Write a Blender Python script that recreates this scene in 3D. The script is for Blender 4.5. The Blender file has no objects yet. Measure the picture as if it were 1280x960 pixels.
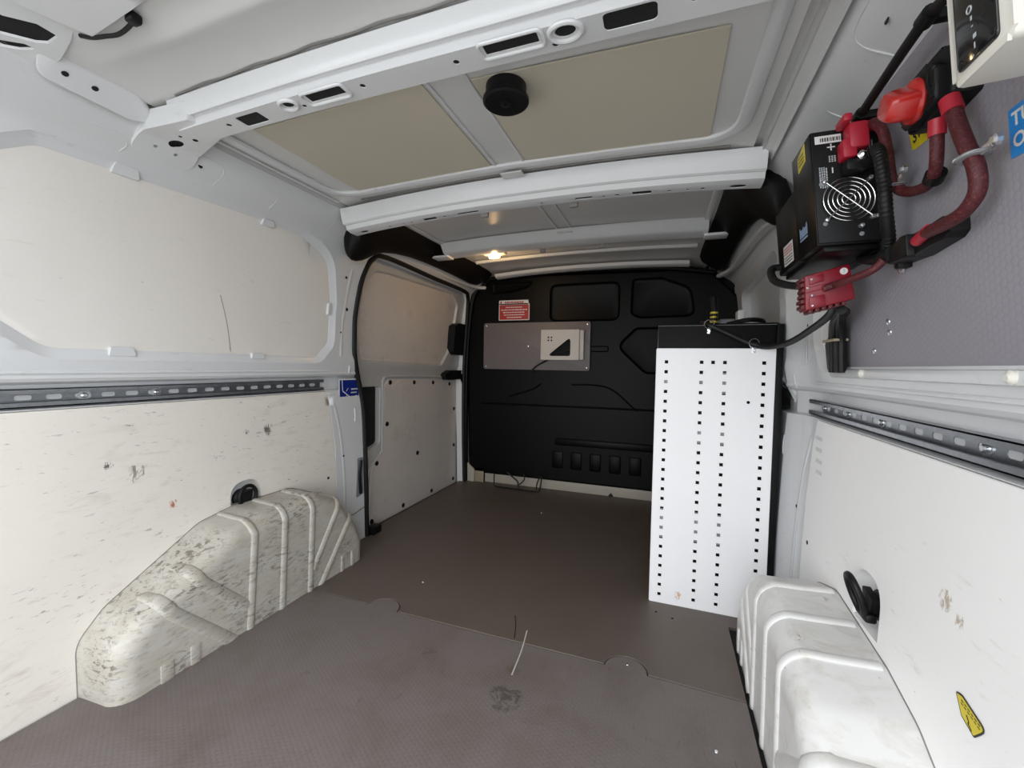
import bpy, bmesh, math, random
from mathutils import Vector, Matrix
random.seed(7)
SC = bpy.context.scene
COL = SC.collection
PI = math.pi

# ------------------------------------------------------------------ camera, world, lights, exposure
cam_d = bpy.data.cameras.new('camera')
cam_d.sensor_fit = 'HORIZONTAL'
cam_d.sensor_width = 36.0
cam_d.lens = 526.79 * 36.0 / 1280.0
cam_d.clip_start = 0.01
cam = bpy.data.objects.new('camera', cam_d)
COL.objects.link(cam)
R = Matrix(((0.93934, -0.03042, 0.34164), (0.34265, 0.03402, -0.93885), (0.01694, 0.99896, 0.04239)))
cam.matrix_world = Matrix.Translation((0.456, 0.0, 0.80)) @ R.to_4x4()
SC.camera = cam

world = bpy.data.worlds.new('overcast_sky')
SC.world = world
world.use_nodes = True
bg = world.node_tree.nodes['Background']
bg.inputs['Color'].default_value = (0.93, 0.97, 1.0, 1)
bg.inputs['Strength'].default_value = 1.0

portal = bpy.data.lights.new('rear_opening_portal', 'AREA')
portal.shape = 'RECTANGLE'
portal.size, portal.size_y = 1.62, 1.36
portal.cycles.is_portal = True
po = bpy.data.objects.new('rear_opening_portal', portal)
po.location = (0, -0.02, 0.70)
po.rotation_euler = (PI / 2, 0, 0)     # -Z of the lamp looks along +Y into the van
COL.objects.link(po)

SC.view_settings.view_transform = 'Standard'
SC.view_settings.look = 'None'
SC.view_settings.gamma = 1.0
SC.view_settings.use_curve_mapping = False
SC.view_settings.exposure = 2.12

# ------------------------------------------------------------------ materials
def nn(nt, t, **kw):
    n = nt.nodes.new(t)
    for k, v in kw.items():
        setattr(n, k, v)
    return n

def math_n(nt, op, a, b=None, c=None, clamp=False):
    n = nn(nt, 'ShaderNodeMath', operation=op)
    n.use_clamp = clamp
    for i, v in enumerate((a, b, c)):
        if v is None:
            continue
        if isinstance(v, (int, float)):
            n.inputs[i].default_value = v
        else:
            nt.links.new(v, n.inputs[i])
    return n.outputs[0]

def mixc(nt, fac, a, b):
    n = nn(nt, 'ShaderNodeMix', data_type='RGBA')
    nt.links.new(fac, n.inputs[0])
    for s, v in ((6, a), (7, b)):
        if isinstance(v, tuple):
            n.inputs[s].default_value = (*v, 1)
        else:
            nt.links.new(v, n.inputs[s])
    return n.outputs[2]

def coords(nt, rot=(0, 0, 0), scale=(1, 1, 1)):
    g = nn(nt, 'ShaderNodeNewGeometry')
    m = nn(nt, 'ShaderNodeMapping')
    m.inputs['Rotation'].default_value = rot
    m.inputs['Scale'].default_value = scale
    nt.links.new(g.outputs['Position'], m.inputs['Vector'])
    return m.outputs[0]

def noise(nt, vec, scale, detail=6, rough=0.6, dist=0.0):
    n = nn(nt, 'ShaderNodeTexNoise')
    nt.links.new(vec, n.inputs['Vector'])
    n.inputs['Scale'].default_value = scale
    n.inputs['Detail'].default_value = detail
    n.inputs['Roughness'].default_value = rough
    n.inputs['Distortion'].default_value = dist
    return n.outputs['Fac']

def ramp(nt, v, lo, hi, amt=1.0):
    n = nn(nt, 'ShaderNodeMapRange')
    nt.links.new(v, n.inputs[0])
    n.inputs[1].default_value = lo
    n.inputs[2].default_value = hi
    n.inputs[3].default_value = 0
    n.inputs[4].default_value = amt
    return n.outputs[0]

def new_mat(name, col, rough=0.5, metal=0.0, spec=0.5):
    m = bpy.data.materials.new(name)
    m.use_nodes = True
    b = m.node_tree.nodes['Principled BSDF']
    b.inputs['Base Color'].default_value = (*col, 1)
    b.inputs['Roughness'].default_value = rough
    b.inputs['Metallic'].default_value = metal
    b.inputs['Specular IOR Level'].default_value = spec
    return m, m.node_tree, b

def mat(name, col, rough=0.5, metal=0.0, spec=0.5, marks=(), var=0.06, bump=0.0, bscale=80, spots=(), coat=0.0):
    """marks: (colour, scale, lo, hi, amount, rotation, stretch); spots: (pos, radius, colour)"""
    m, nt, b = new_mat(name, col, rough, metal, spec)
    v0 = coords(nt)
    base = mixc(nt, ramp(nt, noise(nt, v0, 3.5, 5), 0.3, 0.7, 1.0), col, tuple(c * (1 - var) for c in col))
    for mk in marks:
        mc, sc, lo, hi, amt, rot, st = mk[:7]
        v = coords(nt, rot, st)
        fac = ramp(nt, noise(nt, v, sc, 8, 0.68, 0.5), lo, hi, amt)
        if len(mk) > 7:                       # clusters: only where a broad noise is high
            fac = math_n(nt, 'MULTIPLY', fac, ramp(nt, noise(nt, v0, mk[7], 3), 0.42, 0.62))
        base = mixc(nt, fac, base, mc)
    for (p, r, mc) in spots:
        g = nn(nt, 'ShaderNodeNewGeometry')
        d = nn(nt, 'ShaderNodeVectorMath', operation='DISTANCE')
        nt.links.new(g.outputs['Position'], d.inputs[0])
        d.inputs[1].default_value = p
        f = math_n(nt, 'SUBTRACT', 1.0, math_n(nt, 'DIVIDE', d.outputs['Value'], r), clamp=True)
        f = math_n(nt, 'MULTIPLY', math_n(nt, 'POWER', f, 0.5), noise(nt, coords(nt, (0.5, 0, 0), (1, 1.3, 0.6)), 3.2 / r, 7, 0.75, 0.6))
        base = mixc(nt, ramp(nt, f, 0.40, 0.47, 0.9), base, mc)
    nt.links.new(base, b.inputs['Base Color'])
    if bump:
        bn = nn(nt, 'ShaderNodeBump')
        bn.inputs['Strength'].default_value = bump
        bn.inputs['Distance'].default_value = 0.002
        nt.links.new(noise(nt, v0, bscale, 4), bn.inputs['Height'])
        nt.links.new(bn.outputs[0], b.inputs['Normal'])
    if coat:
        b.inputs['Coat Weight'].default_value = coat
        b.inputs['Coat Roughness'].default_value = 0.15
    return m

def hex_mat(name, col, axes, cell, rough=0.55, strength=0.5, shade=0.12, marks=(), spots=(), var=0.08):
    """phenolic board with a fine embossed hexagon grid; axes = the two world axes of its plane"""
    m = mat(name, col, rough, marks=marks, spots=spots, var=var)
    nt = m.node_tree
    b = nt.nodes['Principled BSDF']
    g = nn(nt, 'ShaderNodeNewGeometry')
    s = nn(nt, 'ShaderNodeSeparateXYZ')
    nt.links.new(g.outputs['Position'], s.inputs[0])
    u, v = s.outputs[axes[0]], s.outputs[axes[1]]
    k = 2 * PI / cell
    tot = None
    for a in (0, PI / 3, 2 * PI / 3):
        w = math_n(nt, 'ADD', math_n(nt, 'MULTIPLY', u, k * math.cos(a)), math_n(nt, 'MULTIPLY', v, k * math.sin(a)))
        c = math_n(nt, 'COSINE', w)
        tot = c if tot is None else math_n(nt, 'ADD', tot, c)
    h = ramp(nt, tot, -1.2, 0.6, 1.0)
    bn = nn(nt, 'ShaderNodeBump')
    bn.inputs['Strength'].default_value = strength
    bn.inputs['Distance'].default_value = 0.001
    nt.links.new(h, bn.inputs['Height'])
    nt.links.new(bn.outputs[0], b.inputs['Normal'])
    src = b.inputs['Base Color'].links[0].from_socket
    dk = tuple(c * (1 - 3 * shade) for c in col)
    nt.links.new(mixc(nt, ramp(nt, tot, 0.4, -1.4, shade * 2.2), src, dk), b.inputs['Base Color'])
    return m

DIRT = (0.10, 0.085, 0.07)
BROWN = (0.30, 0.22, 0.15)
M = {}
M['paint'] = mat('white_body_paint', (0.64, 0.645, 0.655), 0.30, spec=0.5, var=0.04, coat=0.25,
                 marks=[((0.34, 0.31, 0.27), 40, 0.60, 0.74, 0.5, (0.4, 0.2, 0.3), (1, 0.5, 1.6), 4)])
M['roof_paint'] = mat('roof_paint', (0.61, 0.61, 0.60), 0.25, var=0.05,
                      marks=[((0.26, 0.24, 0.22), 60, 0.66, 0.76, 0.5, (0, 0, 0), (1, 1, 1), 5)])
M['lining'] = mat('white_lining_board', (0.74, 0.70, 0.645), 0.42, var=0.05,
                  marks=[((0.42, 0.35, 0.28), 26, 0.52, 0.72, 0.50, (0.7, 0, 0), (1, 0.4, 1.6), 5),
                         (DIRT, 75, 0.605, 0.65, 0.75, (0.6, 0, 0), (1, 0.4, 1.6), 7),
                         ((0.28, 0.23, 0.19), 110, 0.63, 0.69, 0.7, (-0.4, 0, 0), (1, 0.25, 1.4), 6)],
                  spots=[((-0.845, 0.779, 0.394), 0.028, (0.38, 0.09, 0.03)), ((-0.845, 1.087, 0.561), 0.050, (0.10, 0.08, 0.06)),
                         ((-0.845, 1.009, 0.566), 0.022, (0.15, 0.12, 0.1)), ((-0.845, 0.636, 0.535), 0.024, (0.06, 0.05, 0.04)),
                         ((-0.845, 0.695, 0.505), 0.050, (0.22, 0.18, 0.15)), ((-0.845, 0.467, 0.055), 0.014, (0.05, 0.05, 0.05))])
M['upper_lining'] = mat('white_upper_board', (0.74, 0.705, 0.665), 0.40, var=0.05,
                  marks=[((0.48, 0.42, 0.36), 34, 0.60, 0.74, 0.5, (0.9, 0, 0), (1, 0.5, 1.6), 5),
                         (DIRT, 90, 0.66, 0.71, 0.6, (0.5, 0, 0), (1, 0.5, 1.6), 6)],
                  spots=[((-0.825, 0.593, 0.994), 0.012, (0.15, 0.12, 0.1))])
M['lining_right'] = mat('white_lining_board_clean_lit', (0.84, 0.825, 0.815), 0.42, var=0.03,  # base lightened to paint in the brighter light on this side; fewer scuffs too
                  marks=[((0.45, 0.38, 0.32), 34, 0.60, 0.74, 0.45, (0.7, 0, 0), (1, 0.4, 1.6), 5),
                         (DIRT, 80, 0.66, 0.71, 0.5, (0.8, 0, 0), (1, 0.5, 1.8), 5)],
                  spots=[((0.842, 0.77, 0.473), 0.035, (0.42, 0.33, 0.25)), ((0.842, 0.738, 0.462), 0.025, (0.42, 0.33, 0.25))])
M['door_lining'] = mat('door_lining_board_dimmed', (0.60, 0.555, 0.52), 0.45, var=0.10,  # base darkened to paint the light falloff at the door; marks are dirt
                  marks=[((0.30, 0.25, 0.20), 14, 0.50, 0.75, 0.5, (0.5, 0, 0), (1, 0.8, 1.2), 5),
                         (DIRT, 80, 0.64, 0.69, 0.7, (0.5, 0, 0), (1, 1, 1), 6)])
M['door_paint_dimmed'] = mat('door_paint_dimmed', (0.46, 0.455, 0.45), 0.32, var=0.06, coat=0.2,  # body paint darkened in colour for the weaker light at the door
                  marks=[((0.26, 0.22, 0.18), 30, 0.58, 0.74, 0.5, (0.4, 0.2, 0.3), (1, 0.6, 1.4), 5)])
M['arch'] = mat('white_arch_plastic', (0.475, 0.455, 0.415), 0.38, var=0.08,
                  marks=[((0.36, 0.31, 0.24), 22, 0.40, 0.64, 0.60, (0.6, 0.2, 0), (1, 0.5, 1.5)),
                         (DIRT, 85, 0.52, 0.585, 0.8, (0.7, 0.3, 0.2), (0.7, 0.45, 1.5), 7),
                         ((0.16, 0.13, 0.10), 160, 0.58, 0.64, 0.7, (0.2, 0.3, 0.2), (0.8, 0.4, 1.5), 9),
                         ((0.06, 0.05, 0.04), 40, 0.655, 0.69, 0.9, (0.5, 0.1, 0.2), (0.8, 0.4, 1.5), 5)], bump=0.12)
M['arch_right'] = mat('white_arch_plastic_clean_lit', (0.70, 0.69, 0.675), 0.34, var=0.05,  # paler base paints the stronger light on the right; it is less scuffed too
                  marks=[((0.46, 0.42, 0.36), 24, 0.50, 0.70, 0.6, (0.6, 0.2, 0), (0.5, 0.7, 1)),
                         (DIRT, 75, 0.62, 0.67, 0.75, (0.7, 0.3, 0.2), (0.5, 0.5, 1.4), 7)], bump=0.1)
M['cream'] = mat('cream_roof_board', (0.54, 0.495, 0.40), 0.6, var=0.05,
                  marks=[((0.24, 0.21, 0.16), 50, 0.70, 0.76, 0.5, (0, 0, 0), (1, 1, 1))])
FLOORM = [((0.085, 0.063, 0.047), 4, 0.46, 0.72, 0.55, (0, 0, 0.3), (1, 1, 1)),
          ((0.045, 0.037, 0.030), 50, 0.60, 0.68, 0.55, (0, 0, 0.6), (1, 0.4, 1), 5),
          ((0.26, 0.235, 0.225), 80, 0.64, 0.72, 0.5, (0, 0, 0.2), (1.4, 0.35, 1), 4)]
M['floor_rear'] = hex_mat('grey_hex_floor', (0.156, 0.131, 0.124), ('X', 'Y'), 0.0095, 0.55, 0.28, 0.06, marks=FLOORM,
                  spots=[((0.12, 0.93, 0), 0.10, (0.06, 0.053, 0.05)), ((0.10, 1.02, 0), 0.05, (0.09, 0.075, 0.05)),
                         ((-0.14, 1.0, 0), 0.05, (0.09, 0.075, 0.055))])
M['floor_front'] = hex_mat('dimmed_worn_floor', (0.114, 0.089, 0.075), ('X', 'Y'), 0.0095, 0.5, 0.2, 0.04, marks=FLOORM)  # darker brown base paints the light falloff forward; the weaker hex is wear
M['board'] = hex_mat('grey_hex_board', (0.265, 0.252, 0.280), ('Y', 'Z'), 0.0095, 0.5, 0.22, 0.07, var=0.05,
                  marks=[((0.12, 0.11, 0.12), 60, 0.73, 0.77, 0.7, (0, 0, 0), (1, 1, 1))])
M['bulk_board'] = mat('dark_grey_board', (0.155, 0.132, 0.132), 0.5, var=0.06, marks=[((0.06, 0.05, 0.05), 18, 0.68, 0.75, 0.6, (0, 0, 0), (1, 1, 1))])
M['bulkhead'] = mat('black_bulkhead_plastic', (0.0024, 0.0021, 0.0020), 0.42, spec=0.11, var=0.2, bump=0.12, bscale=250)
M['black'] = mat('black_plastic', (0.007, 0.007, 0.0075), 0.45, spec=0.22, var=0.2)
M['satin'] = mat('black_powder_coat', (0.0038, 0.0038, 0.004), 0.36, spec=0.17, var=0.2)
M['gloss'] = mat('black_gloss_panel', (0.010, 0.010, 0.011), 0.08, var=0.1)
M['rubber'] = mat('black_rubber', (0.006, 0.006, 0.006), 0.5, spec=0.3, var=0.2)
M['foam'] = mat('black_foam_padding', (0.006, 0.005, 0.0045), 0.5, spec=0.15, var=0.2, bump=0.3)
M['cavity'] = mat('dark_cavity', (0.006, 0.006, 0.006), 0.9, var=0.1)  # near-black; on the plates behind beam holes it paints the shade inside
M['shelf_dark'] = mat('black_racking_steel', (0.0042, 0.004, 0.004), 0.5, spec=0.15, var=0.2)
M['panel_white'] = mat('white_powder_coated_steel', (0.80, 0.79, 0.80), 0.38, var=0.02,
                  spots=[((0.52, 1.50, 0.035), 0.035, (0.55, 0.30, 0.12))])
M['flange_grey'] = mat('grey_steel', (0.22, 0.22, 0.23), 0.4, var=0.1)
M['galv'] = mat('galvanised_steel', (0.42, 0.44, 0.47), 0.34, 0.85, var=0.25,
                  marks=[((0.20, 0.22, 0.24), 50, 0.5, 0.68, 0.6, (0, 0, 0), (1, 1, 1))])
M['zinc'] = mat('bright_zinc', (0.72, 0.74, 0.76), 0.25, 0.9, var=0.1)
M['chrome'] = mat('chrome_wire', (0.75, 0.75, 0.74), 0.18, 1.0, var=0.05)
M['knob_red'] = mat('red_knob_plastic', (0.45, 0.014, 0.011), 0.25, var=0.08, coat=0.3)
M['red_plastic'] = mat('red_plastic', (0.21, 0.003, 0.014), 0.4, var=0.12)
M['red_cap'] = mat('bright_red_rubber', (0.40, 0.012, 0.03), 0.45, var=0.1)
M['red_cable'] = mat('dark_red_braided_cable', (0.070, 0.005, 0.008), 0.55, var=0.2, bump=0.6, bscale=260,
                  marks=[((0.32, 0.08, 0.09), 230, 0.54, 0.68, 0.5, (0, 0, 0), (1, 1, 1)), ((0.02, 0.005, 0.005), 120, 0.60, 0.68, 0.8, (1, 0, 0), (1, 1, 1))])
M['white_plastic'] = mat('warm_white_plastic', (0.66, 0.635, 0.575), 0.35, var=0.04, marks=[((0.25, 0.22, 0.2), 45, 0.70, 0.76, 0.5, (0.5, 0.5, 0), (1, 1, 1))])
M['offwhite'] = mat('off_white_steel', (0.50, 0.46, 0.42), 0.4, var=0.04)
M['sign_red'] = mat('red_print', (0.40, 0.022, 0.018), 0.35, var=0.05)
M['sign_white'] = mat('white_print', (0.68, 0.665, 0.65), 0.4, var=0.02)
M['sign_blue'] = mat('dark_blue_print', (0.008, 0.022, 0.20), 0.35, var=0.05)
M['sign_light_blue'] = mat('light_blue_print', (0.02, 0.23, 0.60), 0.4, var=0.03)
M['sign_yellow'] = mat('yellow_print', (0.62, 0.49, 0.02), 0.4, var=0.04)
M['ink'] = mat('black_ink', (0.02, 0.02, 0.02), 0.5, var=0.05)
M['grey_ink'] = mat('grey_ink', (0.42, 0.44, 0.46), 0.5, var=0.05)
M['logo_ink'] = mat('pale_blue_ink', (0.30, 0.42, 0.62), 0.4, var=0.05)
M['kick'] = mat('front_sill_paint', (0.40, 0.36, 0.30), 0.45, var=0.1, marks=[(DIRT, 30, 0.66, 0.74, 0.6, (0, 0, 0), (1, 1, 1))])
M['ground'] = mat('pale_concrete_ground', (0.42, 0.41, 0.39), 0.85, var=0.2)
M['tape'] = mat('tan_tape', (0.30, 0.24, 0.17), 0.6, var=0.1)
M['sealant'] = mat('grey_seam_sealant', (0.22, 0.21, 0.20), 0.6, var=0.3)  # also colours the shadow and dirt line drawn round the arch covers

lamp_m = bpy.data.materials.new('lamp_glow')
lamp_m.use_nodes = True
_nt = lamp_m.node_tree
_nt.nodes.remove(_nt.nodes['Principled BSDF'])
_e = _nt.nodes.new('ShaderNodeEmission')
_e.inputs['Color'].default_value = (1.0, 0.66, 0.28, 1)
_e.inputs['Strength'].default_value = 16
_nt.links.new(_e.outputs[0], _nt.nodes['Material Output'].inputs['Surface'])
M['lamp'] = lamp_m

# ------------------------------------------------------------------ object helpers
WL = {}          # world location of every object we make

def empty(name, label, cat, loc, group=None):
    o = bpy.data.objects.new(name, None)
    o.empty_display_size = 0.05
    COL.objects.link(o)
    o.location = loc
    WL[o.name] = Vector(loc)
    o['label'] = label
    o['category'] = cat
    if group:
        o['group'] = group
    return o

def ob(name, bm, m, parent=None, label=None, cat=None, group=None, kind=None, ang=35, base=False):
    """link a bmesh built in world coordinates as one object, its origin moved to its own centre"""
    if isinstance(m, str):
        m = M[m]
    bmesh.ops.remove_doubles(bm, verts=bm.verts, dist=1e-5)
    bmesh.ops.recalc_face_normals(bm, faces=bm.faces)
    xs = [v.co for v in bm.verts]
    lo = Vector([min(c[i] for c in xs) for i in range(3)])
    hi = Vector([max(c[i] for c in xs) for i in range(3)])
    ctr = (lo + hi) / 2
    if base:
        ctr.z = lo.z
    bmesh.ops.translate(bm, verts=bm.verts, vec=-ctr)
    me = bpy.data.meshes.new(name)
    bm.to_mesh(me)
    bm.free()
    me.materials.append(m)
    for p in me.polygons:
        p.use_smooth = True
    me.set_sharp_from_angle(angle=math.radians(ang))
    o = bpy.data.objects.new(name, me)
    COL.objects.link(o)
    WL[o.name] = ctr
    o.location = ctr - (WL[parent.name] if parent else Vector())
    if parent:
        o.parent = parent
    if label:
        o['label'] = label
    if cat:
        o['category'] = cat
    if group:
        o['group'] = group
    if parent and name in TINY:
        o['kind'] = 'stuff'
    if kind:
        o['kind'] = kind
    return o

TINY = {'heading_print', 'print_lines', 'small_print', 'bars', 'drain_holes', 'contact_teeth', 'red_print', 'maker_mark', 'lettering', 'print', 'small_recess', 'rub_marks', 'polarity_signs', 'pictogram'}

def B():
    return bmesh.new()

def box(bm, lo, hi, bev=0.0, seg=2, f=None):
    t = bmesh.new()
    bmesh.ops.create_cube(t, size=1)
    for v in t.verts:
        v.co = Vector([lo[i] + (v.co[i] + 0.5) * (hi[i] - lo[i]) for i in range(3)])
    if bev:
        bmesh.ops.bevel(t, geom=t.edges[:], offset=bev, segments=seg, affect='EDGES', profile=0.5)
    join(bm, t, f)

def join(bm, t, f=None):
    mp = {}
    for v in t.verts:
        mp[v] = bm.verts.new(f(*v.co) if f else v.co)
    for fc in t.faces:
        try:
            bm.faces.new([mp[v] for v in fc.verts])
        except ValueError:
            pass
    t.free()

def prism(bm, pts, h0, h1, f, bev=0.0):
    """2D outline extruded between two heights, mapped by f(u, v, h)"""
    t = bmesh.new()
    a = [t.verts.new((p[0], p[1], h0)) for p in pts]
    b = [t.verts.new((p[0], p[1], h1)) for p in pts]
    n = len(pts)
    t.faces.new(a[::-1])
    top = t.faces.new(b)
    for i in range(n):
        t.faces.new((a[i], a[(i + 1) % n], b[(i + 1) % n], b[i]))
    if bev:
        bmesh.ops.bevel(t, geom=list(top.edges), offset=bev, segments=2, affect='EDGES', profile=0.5)
    join(bm, t, f)

def smooth_path(pts, sub=6):
    P = [Vector(p) for p in pts]
    if len(P) < 3:
        return P
    out = []
    for i in range(len(P) - 1):
        p0 = P[i - 1] if i else P[0] * 2 - P[1]
        p1, p2 = P[i], P[i + 1]
        p3 = P[i + 2] if i + 2 < len(P) else P[-1] * 2 - P[-2]
        for k in range(sub):
            t = k / sub
            out.append(0.5 * ((2 * p1) + (p2 - p0) * t + (2 * p0 - 5 * p1 + 4 * p2 - p3) * t * t + (3 * p1 - p0 - 3 * p2 + p3) * t ** 3))
    out.append(P[-1])
    return out

def tube(bm, pts, r, n=10, sub=6, closed=False, flat=None, up=None, caps=True, rings=0.0):
    """round tube along a smoothed path; flat = (a, b) gives an elliptic section with b along `up`"""
    P = smooth_path(pts, sub) if sub else [Vector(p) for p in pts]
    N = len(P)
    prev = None
    loops = []
    for i in range(N):
        if closed:
            t = (P[(i + 1) % N] - P[i - 1])
        else:
            t = (P[min(i + 1, N - 1)] - P[max(i - 1, 0)])
        t.normalize()
        if up is not None:
            u = Vector(up(P[i]) if callable(up) else up)
            s = t.cross(u)
            s.normalize()
            u = s.cross(t)
        else:
            if prev is None:
                a = Vector((0, 0, 1)) if abs(t.z) < 0.9 else Vector((1, 0, 0))
            else:
                a = prev
            s = t.cross(a)
            s.normalize()
            u = s.cross(t)
            prev = u
        rr = r * (1 + (rings if i % 2 else 0))
        a_, b_ = flat if flat else (rr, rr)
        loops.append([bm.verts.new(P[i] + s * (a_ * math.cos(2 * PI * k / n)) + u * (b_ * math.sin(2 * PI * k / n))) for k in range(n)])
    for i in range(N if closed else N - 1):
        A, C = loops[i], loops[(i + 1) % N]
        for k in range(n):
            bm.faces.new((A[k], A[(k + 1) % n], C[(k + 1) % n], C[k]))
    if caps and not closed:
        bm.faces.new(loops[0][::-1])
        bm.faces.new(loops[-1])

def lathe(bm, c, axis, prof, n=32, cap=True):
    ax = Vector(axis).normalized()
    a = Vector((0, 0, 1)) if abs(ax.z) < 0.9 else Vector((1, 0, 0))
    s = ax.cross(a).normalized()
    u = s.cross(ax)
    c = Vector(c)
    loops = [[bm.verts.new(c + ax * h + s * (r * math.cos(2 * PI * k / n)) + u * (r * math.sin(2 * PI * k / n))) for k in range(n)] for r, h in prof]
    for A, C in zip(loops, loops[1:]):
        for k in range(n):
            bm.faces.new((A[k], A[(k + 1) % n], C[(k + 1) % n], C[k]))
    if cap:
        bm.faces.new(loops[0][::-1])
        bm.faces.new(loops[-1])

def rpoly(pts, r, n=6):
    """outline with rounded corners; r = one radius or a list"""
    out = []
    N = len(pts)
    for i in range(N):
        p = Vector(pts[i][:2])
        a, b = Vector(pts[i - 1][:2]), Vector(pts[(i + 1) % N][:2])
        rr = r[i] if isinstance(r, (list, tuple)) else r
        d1, d2 = (a - p), (b - p)
        l1, l2 = d1.length, d2.length
        d1.normalize()
        d2.normalize()
        th = d1.angle(d2)
        if rr <= 0 or th > 3.1:
            out.append((p.x, p.y))
            continue
        t = min(rr / math.tan(th / 2), l1 * 0.49, l2 * 0.49)
        q1, q2 = p + d1 * t, p + d2 * t
        for k in range(n + 1):
            s = k / n
            q = q1 * (1 - s) ** 2 + p * 2 * s * (1 - s) + q2 * s * s
            # between a parabola and the circle: close enough for pressed steel
            out.append((q.x, q.y))
    return out

def rrect(u0, v0, u1, v1, r, n=5):
    return rpoly([(u0, v0), (u1, v0), (u1, v1), (u0, v1)], r, n)

def densify(pts, step=0.03):
    out = []
    N = len(pts)
    for i in range(N):
        a, b = Vector(pts[i][:2]), Vector(pts[(i + 1) % N][:2])
        k = max(1, int((b - a).length / step))
        for j in range(k):
            q = a.lerp(b, j / k)
            out.append((q.x, q.y))
    return out

def inset(pts, d):
    N = len(pts)
    area = sum(pts[i][0] * pts[(i + 1) % N][1] - pts[(i + 1) % N][0] * pts[i][1] for i in range(N))
    sg = 1 if area > 0 else -1
    out = []
    for i in range(N):
        a, p, b = Vector(pts[i - 1]), Vector(pts[i]), Vector(pts[(i + 1) % N])
        e1, e2 = (p - a), (b - p)
        if e1.length < 1e-9 or e2.length < 1e-9:
            out.append((p.x, p.y))
            continue
        e1.normalize()
        e2.normalize()
        n1, n2 = Vector((-e1.y, e1.x)) * sg, Vector((-e2.y, e2.x)) * sg
        m = n1 + n2
        if m.length < 1e-6:
            m = n1
        m.normalize()
        q = p + m * (d / max(0.35, m.dot(n1)))
        out.append((q.x, q.y))
    return out

def patch(bm, outer, holes, f, us=(), vs=(), h=0.0):
    """flat outline with holes, cut at us / vs and mapped by f(u, v, h)"""
    t = bmesh.new()
    for lp in [outer] + list(holes):
        vv = [t.verts.new((p[0], p[1], 0)) for p in lp]
        for i in range(len(vv)):
            t.edges.new((vv[i], vv[(i + 1) % len(vv)]))
    bmesh.ops.triangle_fill(t, edges=t.edges[:], use_beauty=True, normal=(0, 0, 1))
    for u in us:
        bmesh.ops.bisect_plane(t, geom=t.verts[:] + t.edges[:] + t.faces[:], plane_co=(u, 0, 0), plane_no=(1, 0, 0), dist=1e-6)
    for v in vs:
        bmesh.ops.bisect_plane(t, geom=t.verts[:] + t.edges[:] + t.faces[:], plane_co=(0, v, 0), plane_no=(0, 1, 0), dist=1e-6)
    for v in t.verts:
        v.co.z = h
    join(bm, t, f)

def rim(bm, loops, f, closed=True):
    """quads between successive (points, height) outlines of equal length"""
    rows = [[bm.verts.new(f(p[0], p[1], h)) for p in pts] for pts, h in loops]
    n = len(rows[0])
    for A, C in zip(rows, rows[1:]):
        for k in range(n if closed else n - 1):
            bm.faces.new((A[k], A[(k + 1) % n], C[(k + 1) % n], C[k]))

def slab(bm, pts, f, h0, h1, us=(), vs=(), bev=0.002):
    """thin plate that follows a curved surface: front at h0 (room side), back at h1"""
    ins = inset(pts, bev)
    patch(bm, ins, [], f, us, vs, h0)
    rim(bm, [(ins, h0), (pts, h0 + (bev if h1 > h0 else -bev)), (pts, h1)], f)

def text(bm, s, size, f, align='LEFT'):
    """letters as flat mesh, mapped by f(u, v)"""
    cu = bpy.data.curves.new('t', 'FONT')
    cu.body = s
    cu.size = size
    cu.align_x = align
    cu.resolution_u = 3
    cu.offset = size * .028
    o = bpy.data.objects.new('t', cu)
    me = bpy.data.meshes.new_from_object(o)
    t = bmesh.new()
    t.from_mesh(me)
    join(bm, t, lambda x, y, z: f(x, y))
    bpy.data.objects.remove(o)
    bpy.data.meshes.remove(me)
    bpy.data.curves.remove(cu)

def quad(bm, u0, v0, u1, v1, f):
    vs = [bm.verts.new(f(u, v)) for u, v in ((u0, v0), (u1, v0), (u1, v1), (u0, v1))]
    bm.faces.new(vs)

def interp(tab, z):
    if z <= tab[0][0]:
        return tab[0][1]
    for (a, x), (b, y) in zip(tab, tab[1:]):
        if z <= b:
            return x + (y - x) * (z - a) / (b - a)
    return tab[-1][1]

# ------------------------------------------------------------------ the body: side walls
PROF = [(-0.05, .828), (0, .830), (.30, .838), (.62, .849), (.664, .852), (.686, .854), (.691, .878), (.740, .878), (.747, .853), (.755, .846),
        (.764, .848), (.80, .840), (.815, .838), (.84, .842), (1.0, .836), (1.15, .820), (1.26, .799), (1.275, .795), (1.288, .787),
        (1.302, .772), (1.316, .752), (1.330, .735), (1.345, .721), (1.360, .709), (1.374, .700)]
PROFR = [(z, x) for z, x in PROF if z not in (.686, .691)]
PROFR = sorted(PROFR + [(.670, .8525), (.675, .878)])
PROFR = [(z, x + (.014 if 1.27 < z < 1.32 else .007 if 1.25 < z < 1.335 else 0)) for z, x in PROFR]
KZ = sorted(set(p[0] for p in PROF[1:-1] + PROFR[1:-1]))
PILLAR = [(1.412, 0), (1.47, .013), (1.525, .036), (1.60, .036), (1.655, 0)]
def wall_map(sg):
    def f(u, v, h=0.0):                      # u = along the van, v = height, h = depth behind the inner face
        if sg > 0:                           # the right pillar stands proud of the panels
            h -= interp(PILLAR, u) * max(0.0, min(1.0, (1.28 - v) / .25))
        return Vector((sg * (interp(PROF if sg < 0 else PROFR, v) + h), u, v))
    return f
WIN = rpoly([(.405, .925), (.53, .824), (1.31, .824), (1.372, .88), (1.375, 1.05), (1.345, 1.215), (1.20, 1.262), (1.0, 1.266), (.51, 1.252), (.445, 1.21), (.40, 1.1)],
            [.04, .07, .04, .05, .05, .12, .04, 0, .05, .06, .04])
WIN = densify(WIN)
WINO = inset(WIN, -.026)
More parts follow.
